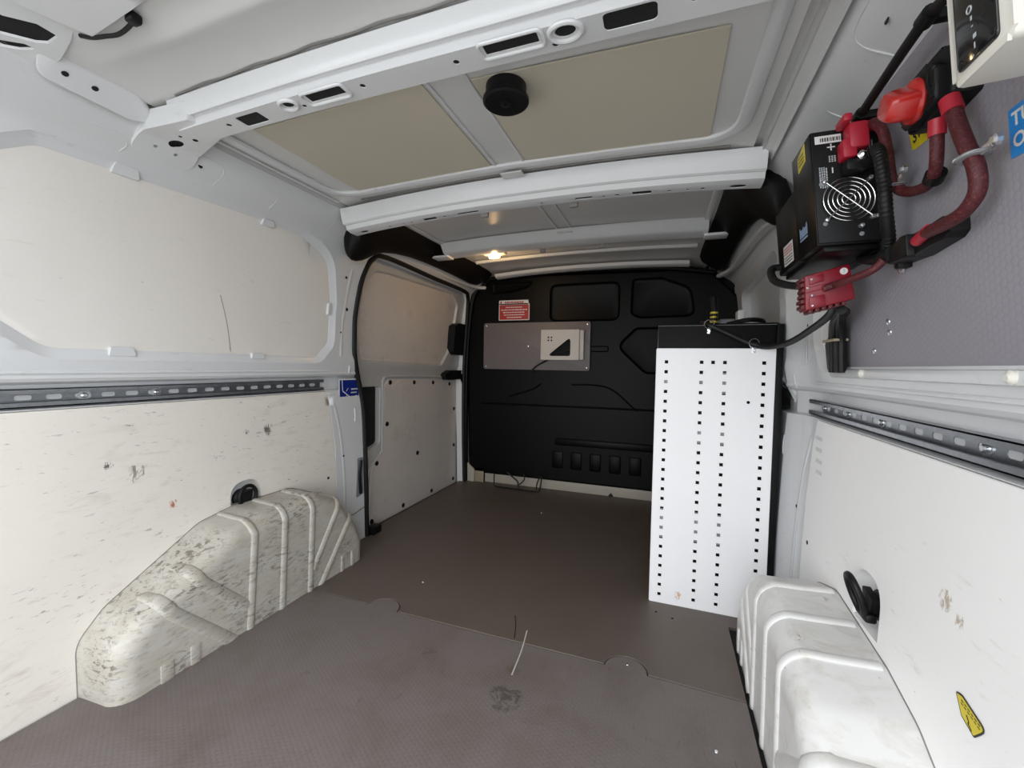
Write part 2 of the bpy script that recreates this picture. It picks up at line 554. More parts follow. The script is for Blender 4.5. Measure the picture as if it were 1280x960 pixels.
LOWS = {s_: densify(rpoly([(.16, -.012), (1.405, -.012), (1.405, .45), (1.385, .60), (1.37, t_), (.16, t_)], [.005, .01, .03, .04, .015, .005])) for s_, t_ in ((-1, .685), (1, .669))}
HOOK = densify(rpoly([(.945, .30), (1.052, .30), (1.052, .408), (.945, .408)], [.002, .002, .052, .052], 8), .02)
DOOR_OPEN = densify(rpoly([(1.585, -0.05), (2.60, -0.05), (2.60, 1.24), (2.54, 1.285), (1.66, 1.297), (1.555, 1.275), (1.520, 1.12), (1.508, .98), (1.508, .84), (1.57, .70), (1.585, .55)],
                  [0, 0, .06, .03, .06, .05, .03, .06, .06, .05, .05]))
UY = sorted([i * 0.1 + 0.05 for i in range(27)] + [1.412, 1.47, 1.525, 1.60, 1.655, 1.435, 1.50])

def skin(name, lo, hi, parent):
    bm = B()
    box(bm, lo, hi)
    ob(name, bm, 'paint', parent)

def make_wall(sg):
    side = 'left' if sg < 0 else 'right'
    LOW = LOWS[sg]
    f = wall_map(sg)
    bm = B()
    outer = [(-.02, -.05), (1.585, -.05), (1.585, -.03), (2.68, -.03), (2.68, 1.374), (-.02, 1.374)]
    if sg < 0:
        outer = [(-.02, -.05), (1.575, -.05)] + [p for p in reversed(DOOR_OPEN) if p[1] > -.04] + [(2.60, -.05), (2.68, -.05), (2.68, 1.374), (-.02, 1.374)]
        # drop near duplicates
        q = [outer[0]]
        for p in outer[1:]:
            if abs(p[0] - q[-1][0]) + abs(p[1] - q[-1][1]) > 1e-4:
                q.append(p)
        outer = q
        holes = [WINO, LOW]
    else:
        FR = densify(rpoly([(1.66, .03), (2.56, .03), (2.56, .70), (1.66, .70)], .04))
        FU = densify(rpoly([(1.69, .80), (2.54, .80), (2.50, 1.20), (1.75, 1.24), (1.66, 1.0)], .08))
        SLOT = densify(rpoly([(1.535, .70), (1.56, .70), (1.56, .90), (1.535, .90)], .008), .05)
        SLOT2 = densify(rpoly([(1.56, .11), (1.60, .11), (1.60, .32), (1.575, .32)], .008), .05)
        holes = [WINO, LOW, FR, FU, SLOT, SLOT2]
    outer = densify(outer, .06)
    patch(bm, outer, holes, f, UY, KZ)
    rim(bm, [(WINO, 0), (inset(WIN, -.020), .003), (inset(WIN, -.011), .0075), (inset(WIN, -.004), .010), (WIN, .012), (inset(WIN, .002), .018)], f)
    rim(bm, [(LOW, 0), (inset(LOW, .002), .003), (inset(LOW, .003), .012)], f)
    if sg < 0:
        rim(bm, [(DOOR_OPEN, 0), (inset(DOOR_OPEN, .006), .008), (inset(DOOR_OPEN, .008), .05)], f)
    else:
        for hl, d in ((FR, .02), (FU, .04), (SLOT, .02), (SLOT2, .03)):
            rim(bm, [(hl, 0), (inset(hl, .004), .006), (inset(hl, .006), d)], f)
        patch(bm, inset(FR, .006), [], f, UY, KZ, .02)
        patch(bm, inset(FU, .006), [], f, UY, KZ, .04)
        patch(bm, inset(SLOT, .006), [], f, (), KZ, .02)
    w = ob('wall_' + side, bm, 'paint', kind='structure', ang=22)
    w['label'] = 'white painted steel left body side with pressed pillars and a rounded window frame' if sg < 0 else 'white painted steel right body side behind the grey equipment board'
    # outer skin closes the body against the daylight
    skin('outer_skin', (min(sg * .93, sg * .95), -.02, -.12), (max(sg * .93, sg * .95), 2.80, 1.46), w)
    # pressed bead that runs under the window, swages on the pillar and seams of the cant rail
    bm = B()
    tube(bm, [f(y, .768, -.001) for y in (0, .5, 1.0, 1.30, 1.37)], .004, 8)
    for (y0, z0, y1, z1, r) in ((1.49, .79, 1.49, .75, .005), (1.53, .60, 1.53, .54, .005)):
        tube(bm, [f(y0, z0), f((y0 + y1) / 2, (z0 + z1) / 2, -.002), f(y1, z1)], r, 8, flat=(r, r * .5), up=(-sg, 0, 0))
    tube(bm, [f(.55, 1.318, .001), f(.62, 1.322, .001), f(.645, 1.31, .001), f(.64, 1.295, .001)], .0014, 6)
    tube(bm, [f(.70, 1.345, .001), f(.83, 1.345, .001), f(.86, 1.33, .001), f(.855, 1.30, .001)], .0014, 6)
    tube(bm, [f(1.02, 1.352, .001), f(1.04, 1.325, .001), f(1.038, 1.30, .001)], .0016, 6)
    tube(bm, [f(1.28, 1.345, .001), f(1.285, 1.325, .001), f(1.28, 1.31, .001)], .0014, 6)
    tube(bm, [f(1.395, .67, .002), f(1.412, .60, .001), f(1.432, .52, .001), f(1.445, .42, .001), f(1.452, .30, .001), f(1.455, .05, .001)], .006, 8, flat=(.010, .002), up=(-sg, 0, 0))
    tube(bm, [f(1.435, .80, .002), f(1.44, .95, .001), f(1.455, 1.08, .001), f(1.47, 1.20, .001)], .005, 8, flat=(.009, .0018), up=(-sg, 0, 0))
    ob('pressed_bead', bm, 'paint', w)
    # lining boards
    bm = B()
    slab(bm, inset(WIN, -.006), f, .0125, .018, UY, KZ)
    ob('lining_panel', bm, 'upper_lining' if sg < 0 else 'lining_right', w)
    lf = f
    bm = B()
    ins = inset(LOW, .0045)
    patch(bm, ins, [HOOK], lf, UY, KZ, -.0005)
    rim(bm, [(ins, -.0005), (inset(LOW, .003), .001), (inset(LOW, .003), .008)], lf)
    rim(bm, [(HOOK, -.0005), (inset(HOOK, .0006), .003), (inset(HOOK, .005), .030)], lf)
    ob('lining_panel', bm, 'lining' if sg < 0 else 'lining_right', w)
    # tie-down pocket behind the board
    bm = B()
    patch(bm, inset(HOOK, .005), [], lf, (), KZ, .030)
    ob('ring_pocket', bm, 'paint', w)
    # small steel tabs that hold the window board
    for (y, z, ww, hh) in ((.665, 1.262, .030, .012), (1.06, 1.262, .024, .010), (.67, .820, .030, .012), (1.05, .820, .026, .010), (1.368, 1.02, .008, .024)) if sg < 0 else ():
        bm = B()
        slab(bm, rpoly([(y - ww, z - hh), (y + ww, z - hh), (y + ww * .8, z + hh), (y - ww * .8, z + hh)], min(ww, hh) * .4, 3), f, .003, .014, (), KZ, .001)
        ob('panel_tab', bm, 'paint', w)
    # dark weld and drain holes
    bm = B()
    for (y, z, r) in ((1.44, 1.16, .006), (1.46, 1.03, .008), (1.43, .93, .004), (.80, 1.325, .006), (1.45, .40, .005), (.75, 1.335, .004), (1.40, 1.30, .005), (1.36, .326, .006), (1.45, 1.30, .005)):
        lathe(bm, f(y, z, -.0005), (-sg, 0, 0), [(r, 0), (r * .9, .0012)], 12)
    ob('drain_holes', bm, 'cavity', w)
    return w, f

WALL_L, FL = make_wall(-1)
WALL_R, FRW = make_wall(1)

# striped imprint left by plates on the right-hand lining: faint grey print
bm = B()
for i, z in enumerate((.615, .585, .555, .527)):
    quad(bm, 1.315 - i * .006, z, 1.365 - i * .008, z + .010, lambda u, v: FRW(u, v, -.0012))
ob('rub_marks', bm, mat('rub_mark_grey', (0.66, 0.65, 0.63), 0.5), WALL_R)

# one long curved scratch on the left upper board
bm = B()
tube(bm, [FL(.926, 1.005, .0122), FL(.940, .955, .0122), FL(.952, .90, .0122), (FL(.960, .832, .0122))], .0012, 6, flat=(.0016, .0004), up=(1, 0, 0))
ob('scratch', bm, mat('grey_scratch', (0.36, 0.33, 0.30), 0.6), WALL_L)

# ------------------------------------------------------------------ bulkhead
bw = empty('wall_front', 'black moulded bulkhead with pressed window outlines at the far end', 'x', (0, 2.66, 0))
del bw['category']
bw['kind'] = 'structure'
fb = lambda u, v, h=0.0: Vector((u, 2.63 + h, v))
WB = rrect(-.255, 1.085, .185, 1.325, .05)
RB = rpoly([(.25, 1.335), (.42, 1.335), (.58, 1.27), (.61, 1.10), (.30, 1.095), (.245, 1.12)], [.03, .05, .08, .05, .04, .04])
HB = rpoly([(.165, .93), (.28, 1.045), (.62, 1.045), (.62, .765), (.34, .765)], [.06, .05, .03, .03, .06])
LB = rpoly([(-.66, 1.352), (-.36, 1.352), (-.40, 1.31), (-.50, 1.285), (-.66, 1.275)], [.02, .02, .04, .03, .02])
bm = B()
outer = densify(rpoly([(-.80, .075), (.86, .075), (.86, 1.15), (.66, 1.36), (-.60, 1.385), (-.83, 1.28)], [.02, .02, .1, .12, .14, .1]), .08)
patch(bm, outer, [WB, RB, HB, LB], fb)
rim(bm, [(outer, 0), (inset(outer, -.012), .01), (inset(outer, -.02), .05)], fb)
for hl, d in ((WB, .014), (RB, .012), (HB, .012), (LB, .010)):
    i1, i2, i3 = inset(hl, .004), inset(hl, .012), inset(hl, .016)
    rim(bm, [(hl, 0), (i1, d * .4), (i2, d), (i3, d * 1.1)], fb)
    patch(bm, i3, [], fb, h=d * 1.1)
ob('bulkhead_panel', bm, 'bulkhead', bw)
bm = B()
tube(bm, [(-.72, 2.628, .545), (-.3, 2.628, .548), (.1, 2.628, .55), (.45, 2.628, .55)], .006, 8)
tube(bm, [(-.10, 2.629, .69), (.05, 2.629, .69), (.16, 2.629, .66), (.30, 2.629, .54)], .005, 8)
tube(bm, [(-.30, 2.629, .69), (-.36, 2.629, .65), (-.52, 2.629, .60)], .005, 8)
tube(bm, [(.02, 2.629, .93), (.11, 2.629, .93), (.12, 2.629, .915), (.11, 2.629, .90), (.02, 2.629, .90)], .004, 6)
for i, x in enumerate((-.18, -.06, .06, .18, .30)):
    box(bm, (x - .035, 2.622, .15), (x + .035, 2.634, .26), .008)
box(bm, (-.20, 2.616, .30), (.50, 2.634, .345), .008)
ob('bulkhead_swage', bm, 'bulkhead', bw)
bm = B()
box(bm, (-.95, 2.70, -.12), (.95, 2.72, 1.46))
ob('outer_skin', bm, 'cavity', bw)
bm = B()
tube(bm, [(-.72, 2.61, 1.372), (-.3, 2.61, 1.392), (.1, 2.61, 1.393), (.45, 2.61, 1.378), (.70, 2.61, 1.34)], .018, 10, flat=(.02, .014), up=(0, 0, 1))
ob('top_trim', bm, 'foam', bw)
# front sill and corner
bm = B()
box(bm, (-.70, 2.655, -.005), (.86, 2.68, .085), .004)
ob('trim_1', bm, 'kick', kind='structure')
bm = B()
prism(bm, [(-.865, -.005), (-.765, -.005), (-.765, .085), (-.865, .165)], 2.62, 2.64, lambda u, v, h: Vector((u, h, v)))
o = ob('trim_2', bm, 'kick', kind='structure')
bm = B()
box(bm, (-.765, 2.63, -.005), (-.70, 2.642, .10), .003)
ob('tape_strip', bm, 'tape', o)
bm = B()
prism(bm, rpoly([(.14, 0), (.175, 0), (.158, .022)], .003, 2), 2.645, 2.654, lambda u, v, h: Vector((u, h, v)))
ob('black_wedge', bm, 'black', label='small black rubber wedge against the front sill', cat='wedge')

# ------------------------------------------------------------------ floor
fl = empty('floor', 'grey brown anti-slip load floor in two jointed boards', 'x', (0, 1.3, 0))
del fl['category']
fl['kind'] = 'structure'
def seam(off):
    pts = [(-.825, 1.135 + off)]
    for cx, r in ((-.395, .058), (.380, .056)):
        pts.append((cx - r - off * .6, 1.130 + off))
        for k in range(1, 10):
            a = PI - PI * k / 10
            pts.append((cx + (r + off * .6) * math.cos(a), 1.130 + off * .4 + (r + off * .6) * 0.9 * math.sin(a)))
        pts.append((cx + r + off * .6, 1.128 + off))
    pts.append((.825, 1.120 + off))
    return pts
ff = lambda u, v, h=0.0: Vector((u, v, h))
bm = B()
box(bm, (-.95, -.02, -.12), (.95, 2.74, -.012))
ob('underfloor', bm, 'cavity', fl)
for pts, mm in (([(-.825, -.01), (.825, -.01), (.825, .50), (.664, .52)] + [(.664, 1.1185)] + [p for p in seam(-.0019)[::-1] if p[0] < .66], 'floor_rear'), ([p for p in seam(.0014) if p[0] < .66] + [(.664, 1.1215), (.664, 1.44), (.84, 1.46), (.84, 2.655), (-.865, 2.655), (-.865, 1.66), (-.825, 1.60)], 'floor_front')):
    bm = B()
    i1 = inset(pts, .0012)
    patch(bm, i1, [], ff, h=0)
    rim(bm, [(i1, 0), (pts, -.0015), (pts, -.012)], ff)
    ob('floor_panel', bm, mm, fl)
for x, y in ((.383, 1.150), (.79, 1.33), (.58, .95), (-.36, 1.32), (-.16, 2.2), (.5, 1.42), (.45, 1.44)):
    bm = B()
    lathe(bm, (x, y, 0), (0, 0, 1), [(.004, 0), (.0035, .0012), (.001, .0015)], 10)
    ob('floor_screw', bm, 'cavity' if y > 1.4 and x > 0 else 'zinc', fl)
# worn pale scratch and a dark cut across the joint
bm = B()
tube(bm, [(.085, 1.19, .0002), (.098, 1.10, .0002), (.105, 1.00, .0002)], .0015, 6, flat=(.0018, .0004), up=(0, 0, 1))
ob('scratch', bm, mat('pale_scratch', (0.5, 0.47, 0.44), 0.6), fl)
bm = B()
tube(bm, [(.025, 1.25, .0002), (.045, 1.20, .0002), (.062, 1.14, .0002)], .0015, 6, flat=(.0016, .0004), up=(0, 0, 1))
ob('scratch', bm, 'cavity', fl)
bm = B()
box(bm, (-6, -9, -.62), (6, 4, -.58))
ob('ground', bm, 'ground', kind='structure')

# ------------------------------------------------------------------ roof
ce = empty('ceiling', 'painted steel van roof with cross beams and two cream boards', 'x', (0, 1.3, 1.41))
del ce['category']
ce['kind'] = 'structure'
RX = [(-.720, 1.352), (-.716, 1.366), (-.700, 1.376), (-.696, 1.374), (-.693, 1.396), (-.678, 1.396), (-.674, 1.385), (-.645, 1.390), (-.60, 1.397), (-.40, 1.405), (-.2, 1.410), (0, 1.412)]
RXR = [(-x if x else 0, z) for x, z in RX[::-1]][1:]
RXR = [(x - (.020 if x > .66 else (.012 if x > .5 else 0)), z) for x, z in RXR]
RX = RX + RXR
def roof_z(x):
    return interp(RX, x)
bm = B()
ys = [-.02, .30, .49, .495, .515, .53, .545, .56, .575, .62, .9, 1.3, 1.6, 1.9, 2.3, 2.70]
dz = {.515: -.004, .53: -.012, .545: -.012, .56: -.004}
rows = []
for y in ys:
    rows.append([bm.verts.new((x, y, z + (dz.get(y, 0) if abs(x) < .58 else 0))) for x, z in RX])
for A, C in zip(rows, rows[1:]):
    for k in range(len(RX) - 1):
        bm.faces.new((A[k], A[k + 1], C[k + 1], C[k]))
ob('roof_skin', bm, 'roof_paint', ce)
bm = B()
box(bm, (-.95, -.02, 1.44), (.95, 2.74, 1.46))
ob('outer_skin', bm, 'paint', ce)

def droop(x, k=.024):
    return -k * (abs(x - .05) / .69) ** 2.2 * (0.35 if k == .014 and x > .05 else 1.0)

def beam(name, prof, x0, x1, holes=(), hy=None, hz=None, flare=0.0, k=.024, mm='paint', n=28, taper=None):
    """cross beam: (y, z) profile swept across the roof; the face between hy is a punched flange"""
    bm = B()
    xs = [x0 + (x1 - x0) * i / n for i in range(n + 1)]
    def P(x, y, z):
        e = max(0.0, (abs(x) - .55) / .13)
        ym = sum(p[0] for p in prof) / len(prof)
        return Vector((x, y + (y - ym) * flare * e * e, z + droop(x, k)))
    segs, cur = [], [prof[0]]
    for a, b in zip(prof, prof[1:]):
        if hy and abs(a[0] - hy[0]) < 1e-6 and abs(b[0] - hy[1]) < 1e-6:
            segs.append(cur)
            cur = [b]
        else:
            cur.append(b)
    segs.append(cur)
    for sg_ in segs:
        rr = [[bm.verts.new(P(x, y, z)) for y, z in sg_] for x in xs]
        for A, C in zip(rr, rr[1:]):
            for k_ in range(len(sg_) - 1):
                bm.faces.new((A[k_], A[k_ + 1], C[k_ + 1], C[k_]))
    if hy:
        fz = lambda u, v, h=0.0: P(u, v, interp([(hy[0], hz[0]), (hy[1], hz[1])], v) + h)
        out = [(x, hy[0]) for x in xs] + [(x, hy[1]) for x in reversed(xs)]
        patch(bm, out, holes, fz)
        for hl in holes:
            rim(bm, [(hl, 0), (inset(hl, .0004), .0012)], fz)
    b = ob(name, bm, mm, ce)
    if hy:
        bm = B()
        patch(bm, [(x, hy[0] + .002) for x in xs] + [(x, hy[1] - .002) for x in reversed(xs)], [], lambda u, v, h=0: fz(u, v, .0016))
        ob('beam_shade_backing', bm, 'cavity', b)  # added black plate paints the shade inside the punched holes
    return b, P

def circ(x, y, r, ry=None, n=14):
    return [(x + r * math.cos(2 * PI * i / n), y + (ry or r) * math.sin(2 * PI * i / n)) for i in range(n)]
y1a, y1b = .682, .739
H1 = [rrect(-.470, .694, -.402, .729, .005), circ(-.506, .709, .006), circ(-.316, .700, .013, .010), circ(-.288, .716, .005),
      rrect(-.262, .689, -.172, .712, .003), circ(-.127, .705, .006), circ(.080, .707, .006), rrect(.140, .687, .238, .709, .003),
      circ(.284, .700, .018, .012), circ(.262, .723, .006), rrect(.345, .686, .428, .722, .010), circ(.48, .70, .006), circ(.56, .71, .006)]
b1, P1 = beam('roof_beam', [(.655, 1.406), (.658, 1.390), (.662, 1.372), (.666, 1.367), (.671, 1.369), (.676, 1.372), (.680, 1.370), (y1a, 1.352), (y1b, 1.352), (.744, 1.358), (.747, 1.402)],
             -.635, .625, H1, (y1a, y1b), (1.352, 1.352), flare=0, k=.014)
bm = B()       # raised pressed frames round the larger holes
for (x0, y0, x1, y1_) in ((-.262, .689, -.172, .712), (.140, .687, .238, .709)):
    lp = [P1(x, y, 1.351) for x, y in rrect(x0 - .008, y0 - .007, x1 + .008, y1_ + .008, .010, 4)]
    tube(bm, lp, .0035, 8, 0, closed=True)
for (x, y, r, ry) in ((-.316, .700, .020, .016), (.284, .700, .027, .020)):
    tube(bm, [P1(a, b, 1.351) for a, b in circ(x, y, r, ry, 20)], .0045, 8, 0, closed=True)
ob('hole_flange', bm, 'paint', b1)
bm = B()
tube(bm, [P1(x, .652 + .002 * math.sin(x * 40), roof_z(x) - 1.0 * droop(x, .014) - .001) for x in [i * .05 - .60 for i in range(25)]], .003, 6, flat=(.0035, .0015), up=(0, 0, 1))
ob('seam_sealant', bm, 'sealant', b1)
def gusset(sg):
    bm = B()
    x0, x1 = (-.58, -.765) if sg < 0 else (.58, .745)
    z0 = 1.3445 if sg < 0 else 1.3515
    top = lambda u, v, h=0: Vector((u, v, z0 - .07 * max(0, abs(u) - .58) - .5 * max(0, abs(u) - .715) + h))
    e1, e2 = (.79, .776) if sg < 0 else (.715, .715)
    pts = densify(rpoly([(x0, .664), (sg * .70, .648), (x1, .650), (x1, e1), (sg * .70, e2), (x0, .744)], [.005, .03, .02, .02, .03, .005], 4), .02)
    hs = [circ(-.70 * -sg if sg > 0 else -.70, .715, .020, .013), circ(sg * .735, .690, .004), circ(sg * .735, .735, .004), circ(sg * .66, .70, .004), circ(sg * .645, .725, .006)]
    patch(bm, pts, hs, top, [sg * .715])
    rim(bm, [(pts, 0), (inset(pts, -.003), .003), (inset(pts, -.004), .04)], top)
    g = ob('beam_gusset', bm, 'paint', ce)
    bm = B()
    patch(bm, inset(pts, .004), [], lambda u, v, h=0: top(u, v, .006), [sg * .715])
    ob('beam_shade_backing', bm, 'cavity', g)  # black sheet added behind the gusset holes as painted shade
gusset(-1)
gusset(1)
H2 = [rrect(-.382, 1.333, -.330, 1.352, .003), circ(-.300, 1.344, .008, .006), circ(-.435, 1.345, .005), circ(-.47, 1.345, .004), circ(-.53, 1.345, .005),
      rrect(-.245, 1.334, -.165, 1.347, .003), circ(.06, 1.343, .005), rrect(.17, 1.333, .225, 1.347, .003), circ(.26, 1.343, .005), circ(.30, 1.343, .008, .006),
      rrect(.345, 1.331, .40, 1.352, .006), circ(.45, 1.345, .006), circ(.50, 1.345, .005), circ(.54, 1.345, .006), circ(-.27, 1.338, .003), circ(-.27, 1.35, .003),
      circ(.63, 1.343, .022, .010), circ(-.645, 1.343, .018, .009)]
b2, P2 = beam('roof_beam', [(1.278, 1.404), (1.284, 1.378), (1.292, 1.354), (1.298, 1.350), (1.304, 1.351), (1.312, 1.337), (1.328, 1.332), (1.362, 1.332), (1.366, 1.340), (1.372, 1.404)],
             -.70, .69, H2, (1.328, 1.362), (1.332, 1.332), flare=.1, k=.026)
bm = B()
tube(bm, [P2(x, 1.272, roof_z(x) - droop(x, .026) - .001) for x in [i * .05 - .60 for i in range(25)]], .004, 6)
ob('seam_sealant', bm, 'sealant', b2)
b3, P3 = beam('roof_beam', [(1.835, 1.408), (1.85, 1.396), (1.870, 1.372), (1.890, 1.365), (1.955, 1.362), (1.965, 1.372), (1.97, 1.408)], -.60, .60, k=.018)
for sg in (-1, 1):          # flattened ends of the third beam
    bm = B()
    box(bm, (min(sg * .585, sg * .69), 1.885, 1.340), (max(sg * .585, sg * .69), 1.955, 1.350), .003)
    ob('beam_end', bm, 'paint', b3)
beam('roof_beam', [(2.205, 1.408), (2.212, 1.396), (2.222, 1.393), (2.232, 1.396), (2.24, 1.408)], -.58, .58, k=.02)
beam('roof_beam', [(2.49, 1.404), (2.50, 1.388), (2.52, 1.382), (2.55, 1.380), (2.56, 1.385), (2.56, 1.404)], -.58, .56, k=.03)
# little dark clips on beams two and three
bm = B()
for x, y, z in ((-.155, 1.372, 1.328), (.16, 1.372, 1.328), (-.115, 1.968, 1.358), (.165, 1.968, 1.358)):
    box(bm, (x - .013, y - .006, z - .010), (x + .013, y + .006, z + .008), .002)
ob('roof_clip', bm, 'sealant', ce)
# pressed beads: frame of bay one, centre strips, edges of bay two
def bead(pts, r, parent=ce, closed=False, h=.5, mm='paint'):
    bm = B()
    tube(bm, pts, r, 10, 0 if closed else 4, closed=closed, flat=(r, r * h), up=(0, 0, 1))
    ob('pressed_bead', bm, mm, parent)
fr = rpoly([(-.645, .77), (.618, .77), (.612, 1.222), (-.645, 1.222)], [.01, .01, .10, .10], 8)
fr = densify(fr, .06)
bead([(x, y, roof_z(x) - .003) for x, y in fr], .016, closed=True, h=.6)
for x in (-.050, .040):
    bead([(x, .79, 1.4095), (x, 1.0, 1.4095), (x, 1.215, 1.4095)], .004, h=.9)
for x in (-.014, .046):
    bead([(x, 1.39, 1.4095), (x, 1.6, 1.4095), (x, 1.83, 1.4095)], .005, h=.9)
bead([(-.595, 1.40, 1.394), (-.595, 1.6, 1.394), (-.59, 1.84, 1.394)], .013)
bead([(.60, 1.40, 1.393), (.60, 1.6, 1.393), (.595, 1.84, 1.393)], .013)
bead([(-.675, .80, 1.381), (-.675, 1.1, 1.381), (-.675, 1.24, 1.381)], .004, h=.9)
bead([(.679, .80, 1.381), (.679, 1.1, 1.381), (.679, 1.24, 1.381)], .004, h=.9)
for (x, y) in ((-.01, 1.252), (.02, 1.858)):
    bm = B()
    box(bm, (x - .035, y - .018, 1.392), (x + .035, y + .018, 1.397), .002)
    ob('roof_tab', bm, 'roof_paint', ce)
# cream boards bonded to the roof skin
for x0, x1, ya in ((-.560, -.062, .822), (.046, .545, .845)):
    bm = B()
    slab(bm, rrect(x0, ya - .01, x1, 1.205, .004, 2), lambda u, v, h=0: Vector((u, v, roof_z(u) - .004 + h)), 0, .003, [-.5, -.4, -.3, -.2, -.1, .1, .2, .3, .4, .5], (), .0008)
    ob('roof_lining_panel', bm, 'cream', ce)
# rear header with its drain slots and the side bracket
bm = B()
hp = [(-.575, .05), (.60, .05), (.60, .44), (0, .455), (-.35, .467), (-.545, .481), (-.572, .40)]
patch(bm, hp, [], lambda u, v, h=0: Vector((u, v, roof_z(u) - .012 + h)), [-.4, -.2, 0, .2, .4])
rim(bm, [(hp, 0), (inset(hp, -.004), .006), (inset(hp, -.005), .03)], lambda u, v, h=0: Vector((u, v, roof_z(u) - .012 + h)))
ob('rear_header', bm, 'paint', ce)
fh = lambda u, v, h=0: Vector((-.605 - v, u, 1.392 - .25 * v + h))
bm = B()
hl1 = rpoly([(.30, .026), (.400, .026), (.434, .004), (.463, .006), (.461, .034), (.450, .047), (.413, .068), (.30, .075)], .006, 4)
hl2 = rpoly([(.30, .086), (.418, .083), (.441, .064), (.457, .062), (.443, .083), (.423, .098), (.30, .10)], .005, 4)
op = densify(rpoly([(.05, -.026), (.470, -.026), (.478, .0), (.488, .060), (.478, .128), (.05, .128)], [0, .008, .02, .05, .03, 0]), .03)
patch(bm, op, [hl1, hl2], fh)
rim(bm, [(op, 0), (inset(op, -.003), .004), (inset(op, -.003), .03)], fh)
rim(bm, [(hl1, 0), (inset(hl1, .001), .004)], fh)
rim(bm, [(hl2, 0), (inset(hl2, .001), .004)], fh)
hd = ob('rear_header_side', bm, 'paint', ce)
bm = B()
patch(bm, inset(op, .006), [], lambda u, v, h=0: fh(u, v, .005))
ob('beam_shade_backing', bm, 'cavity', hd)  # black sheet added behind the slots to paint their dark inside
bm = B()
fbk = lambda u, v, h=0: Vector((-.668 - .6 * v, u, 1.384 - .8 * v + h))
st = rpoly([(.465, .0), (.62, .0), (.66, .035), (.62, .050), (.465, .045)], [.022, .02, .01, .01, .022], 6)
patch(bm, st, [], lambda u, v, h=0: fbk(u, v, -.002))
rim(bm, [(st, -.002), (inset(st, -.003), 0), (inset(st, -.003), .012)], fbk)
bk = ob('roof_bracket', bm, 'paint', ce)
bm = B()
for y in (.502, .549):
    lathe(bm, fbk(y, .022, -.0025), (.6, 0, -.8), [(.006, 0), (.005, .001)], 12)
ob('drain_holes', bm, 'cavity', bk)

# roof cable behind the rear header
e = empty('roof_cable', 'short black cable with plug hanging at the rear roof edge', 'cable', (-.52, .505, 1.385))
bm = B()
tube(bm, [(-.575, .478, 1.394), (-.55, .483, 1.388), (-.52, .487, 1.386), (-.493, .493, 1.387), (-.462, .491, 1.389), (-.440, .487, 1.391)], .0036, 10)
ob('cable', bm, 'rubber', e)
bm = B()
box(bm, (-.445, .476, 1.386), (-.424, .495, 1.402), .004)
ob('plug', bm, 'black', e)

# roof vent
e = empty('roof_vent', 'round black mushroom vent on the right cream roof board', 'vent', (.112, .876, 1.405))
bm = B()
lathe(bm, (.112, .876, 1.405), (0, 0, -1), [(.044, 0), (.044, .024), (.042, .026)], 40)
ob('vent_body', bm, 'black', e)
bm = B()
lathe(bm, (.112, .876, 1.405), (0, 0, -1), [(.046, .024), (.050, .027), (.050, .033), (.046, .036), (.020, .034), (.012, .033), (.012, .037), (.010, .038), (.004, .038), (.003, .034)], 40)
ob('vent_rim', bm, 'black', e)

# roof lamp
LX, LY, LZ = -.385, 2.02, 1.375
e = empty('roof_lamp', 'small lit warm festoon lamp behind the third roof beam', 'lamp', (LX, LY, LZ))
bm = B()
box(bm, (LX - .060, LY - .02, LZ - .008), (LX + .060, LY + .02, LZ + .020), .004)
ob('lamp_base', bm, 'white_plastic', e)
bm = B()
tube(bm, [(LX - .026, LY - .005, LZ - .016), (LX, LY - .005, LZ - .017), (LX + .026, LY - .005, LZ - .016)], .009, 12)
ob('lamp_bulb', bm, 'lamp', e)
pl = bpy.data.lights.new('roof_lamp_light', 'POINT')
pl.energy = 0.32
pl.color = (1.0, 0.62, 0.28)
pl.shadow_soft_size = .012
plo = bpy.data.objects.new('roof_lamp_light', pl)
plo.parent = e
plo.location = (0, -.01, -.035)
COL.objects.link(plo)

# ------------------------------------------------------------------ sliding door
DP = [(-.05, .893), (0, .895), (.30, .899), (.72, .899), (.76, .892), (.79, .880), (1.0, .868), (1.15, .852), (1.30, .825)]
KD = [0, .3, .72, .76, .79, 1.0, 1.15]
fd = lambda u, v, h=0.0: Vector((-(interp(DP, v) + h), u, v))
dr = empty('door_1', 'white sliding side door seen from inside with two lining boards', 'x', (-.9, 2.1, 0))
del dr['category']
dr['kind'] = 'structure'
DU = densify(rpoly([(1.60, .81), (1.575, .95), (1.59, 1.17), (1.665, 1.240), (1.75, 1.248), (2.40, 1.258), (2.51, 1.20), (2.50, 1.10), (2.44, .88), (2.36, .795)], [.06, .04, .05, .05, .04, .06, .05, .04, .04, .05]))
PK = densify(rpoly([(1.625, .36), (1.775, .395), (1.775, .690), (1.625, .690)], [.01, .03, .02, .01]), .04)
DL = densify(rpoly([(1.675, -.012), (2.60, -.012), (2.60, .70), (1.835, .722), (1.800, .69), (1.790, .36), (1.70, .27)], [.01, .01, .03, .03, .02, .06, .05]), .05)
bm = B()
outer = densify([(1.52, -.04), (2.66, -.04), (2.66, 1.31), (1.52, 1.31)], .08)
patch(bm, outer, [DU, PK], fd, UY, KD)
rim(bm, [(DU, 0), (inset(DU, .006), .008), (inset(DU, .010), .022)], fd)
rim(bm, [(PK, 0), (inset(PK, .003), .004), (inset(PK, .004), .03)], fd)
ob('door_frame', bm, 'door_paint_dimmed', dr)
bm = B()
patch(bm, inset(PK, -.004), [], fd, (), KD, .028)
ob('handle_pocket', bm, 'cavity', dr)
bm = B()
slab(bm, inset(DU, -.004), fd, .013, .02, UY, KD)
ob('lining_panel', bm, 'door_lining', dr)
bm = B()
slab(bm, DL, fd, -.004, .003, UY, KD)
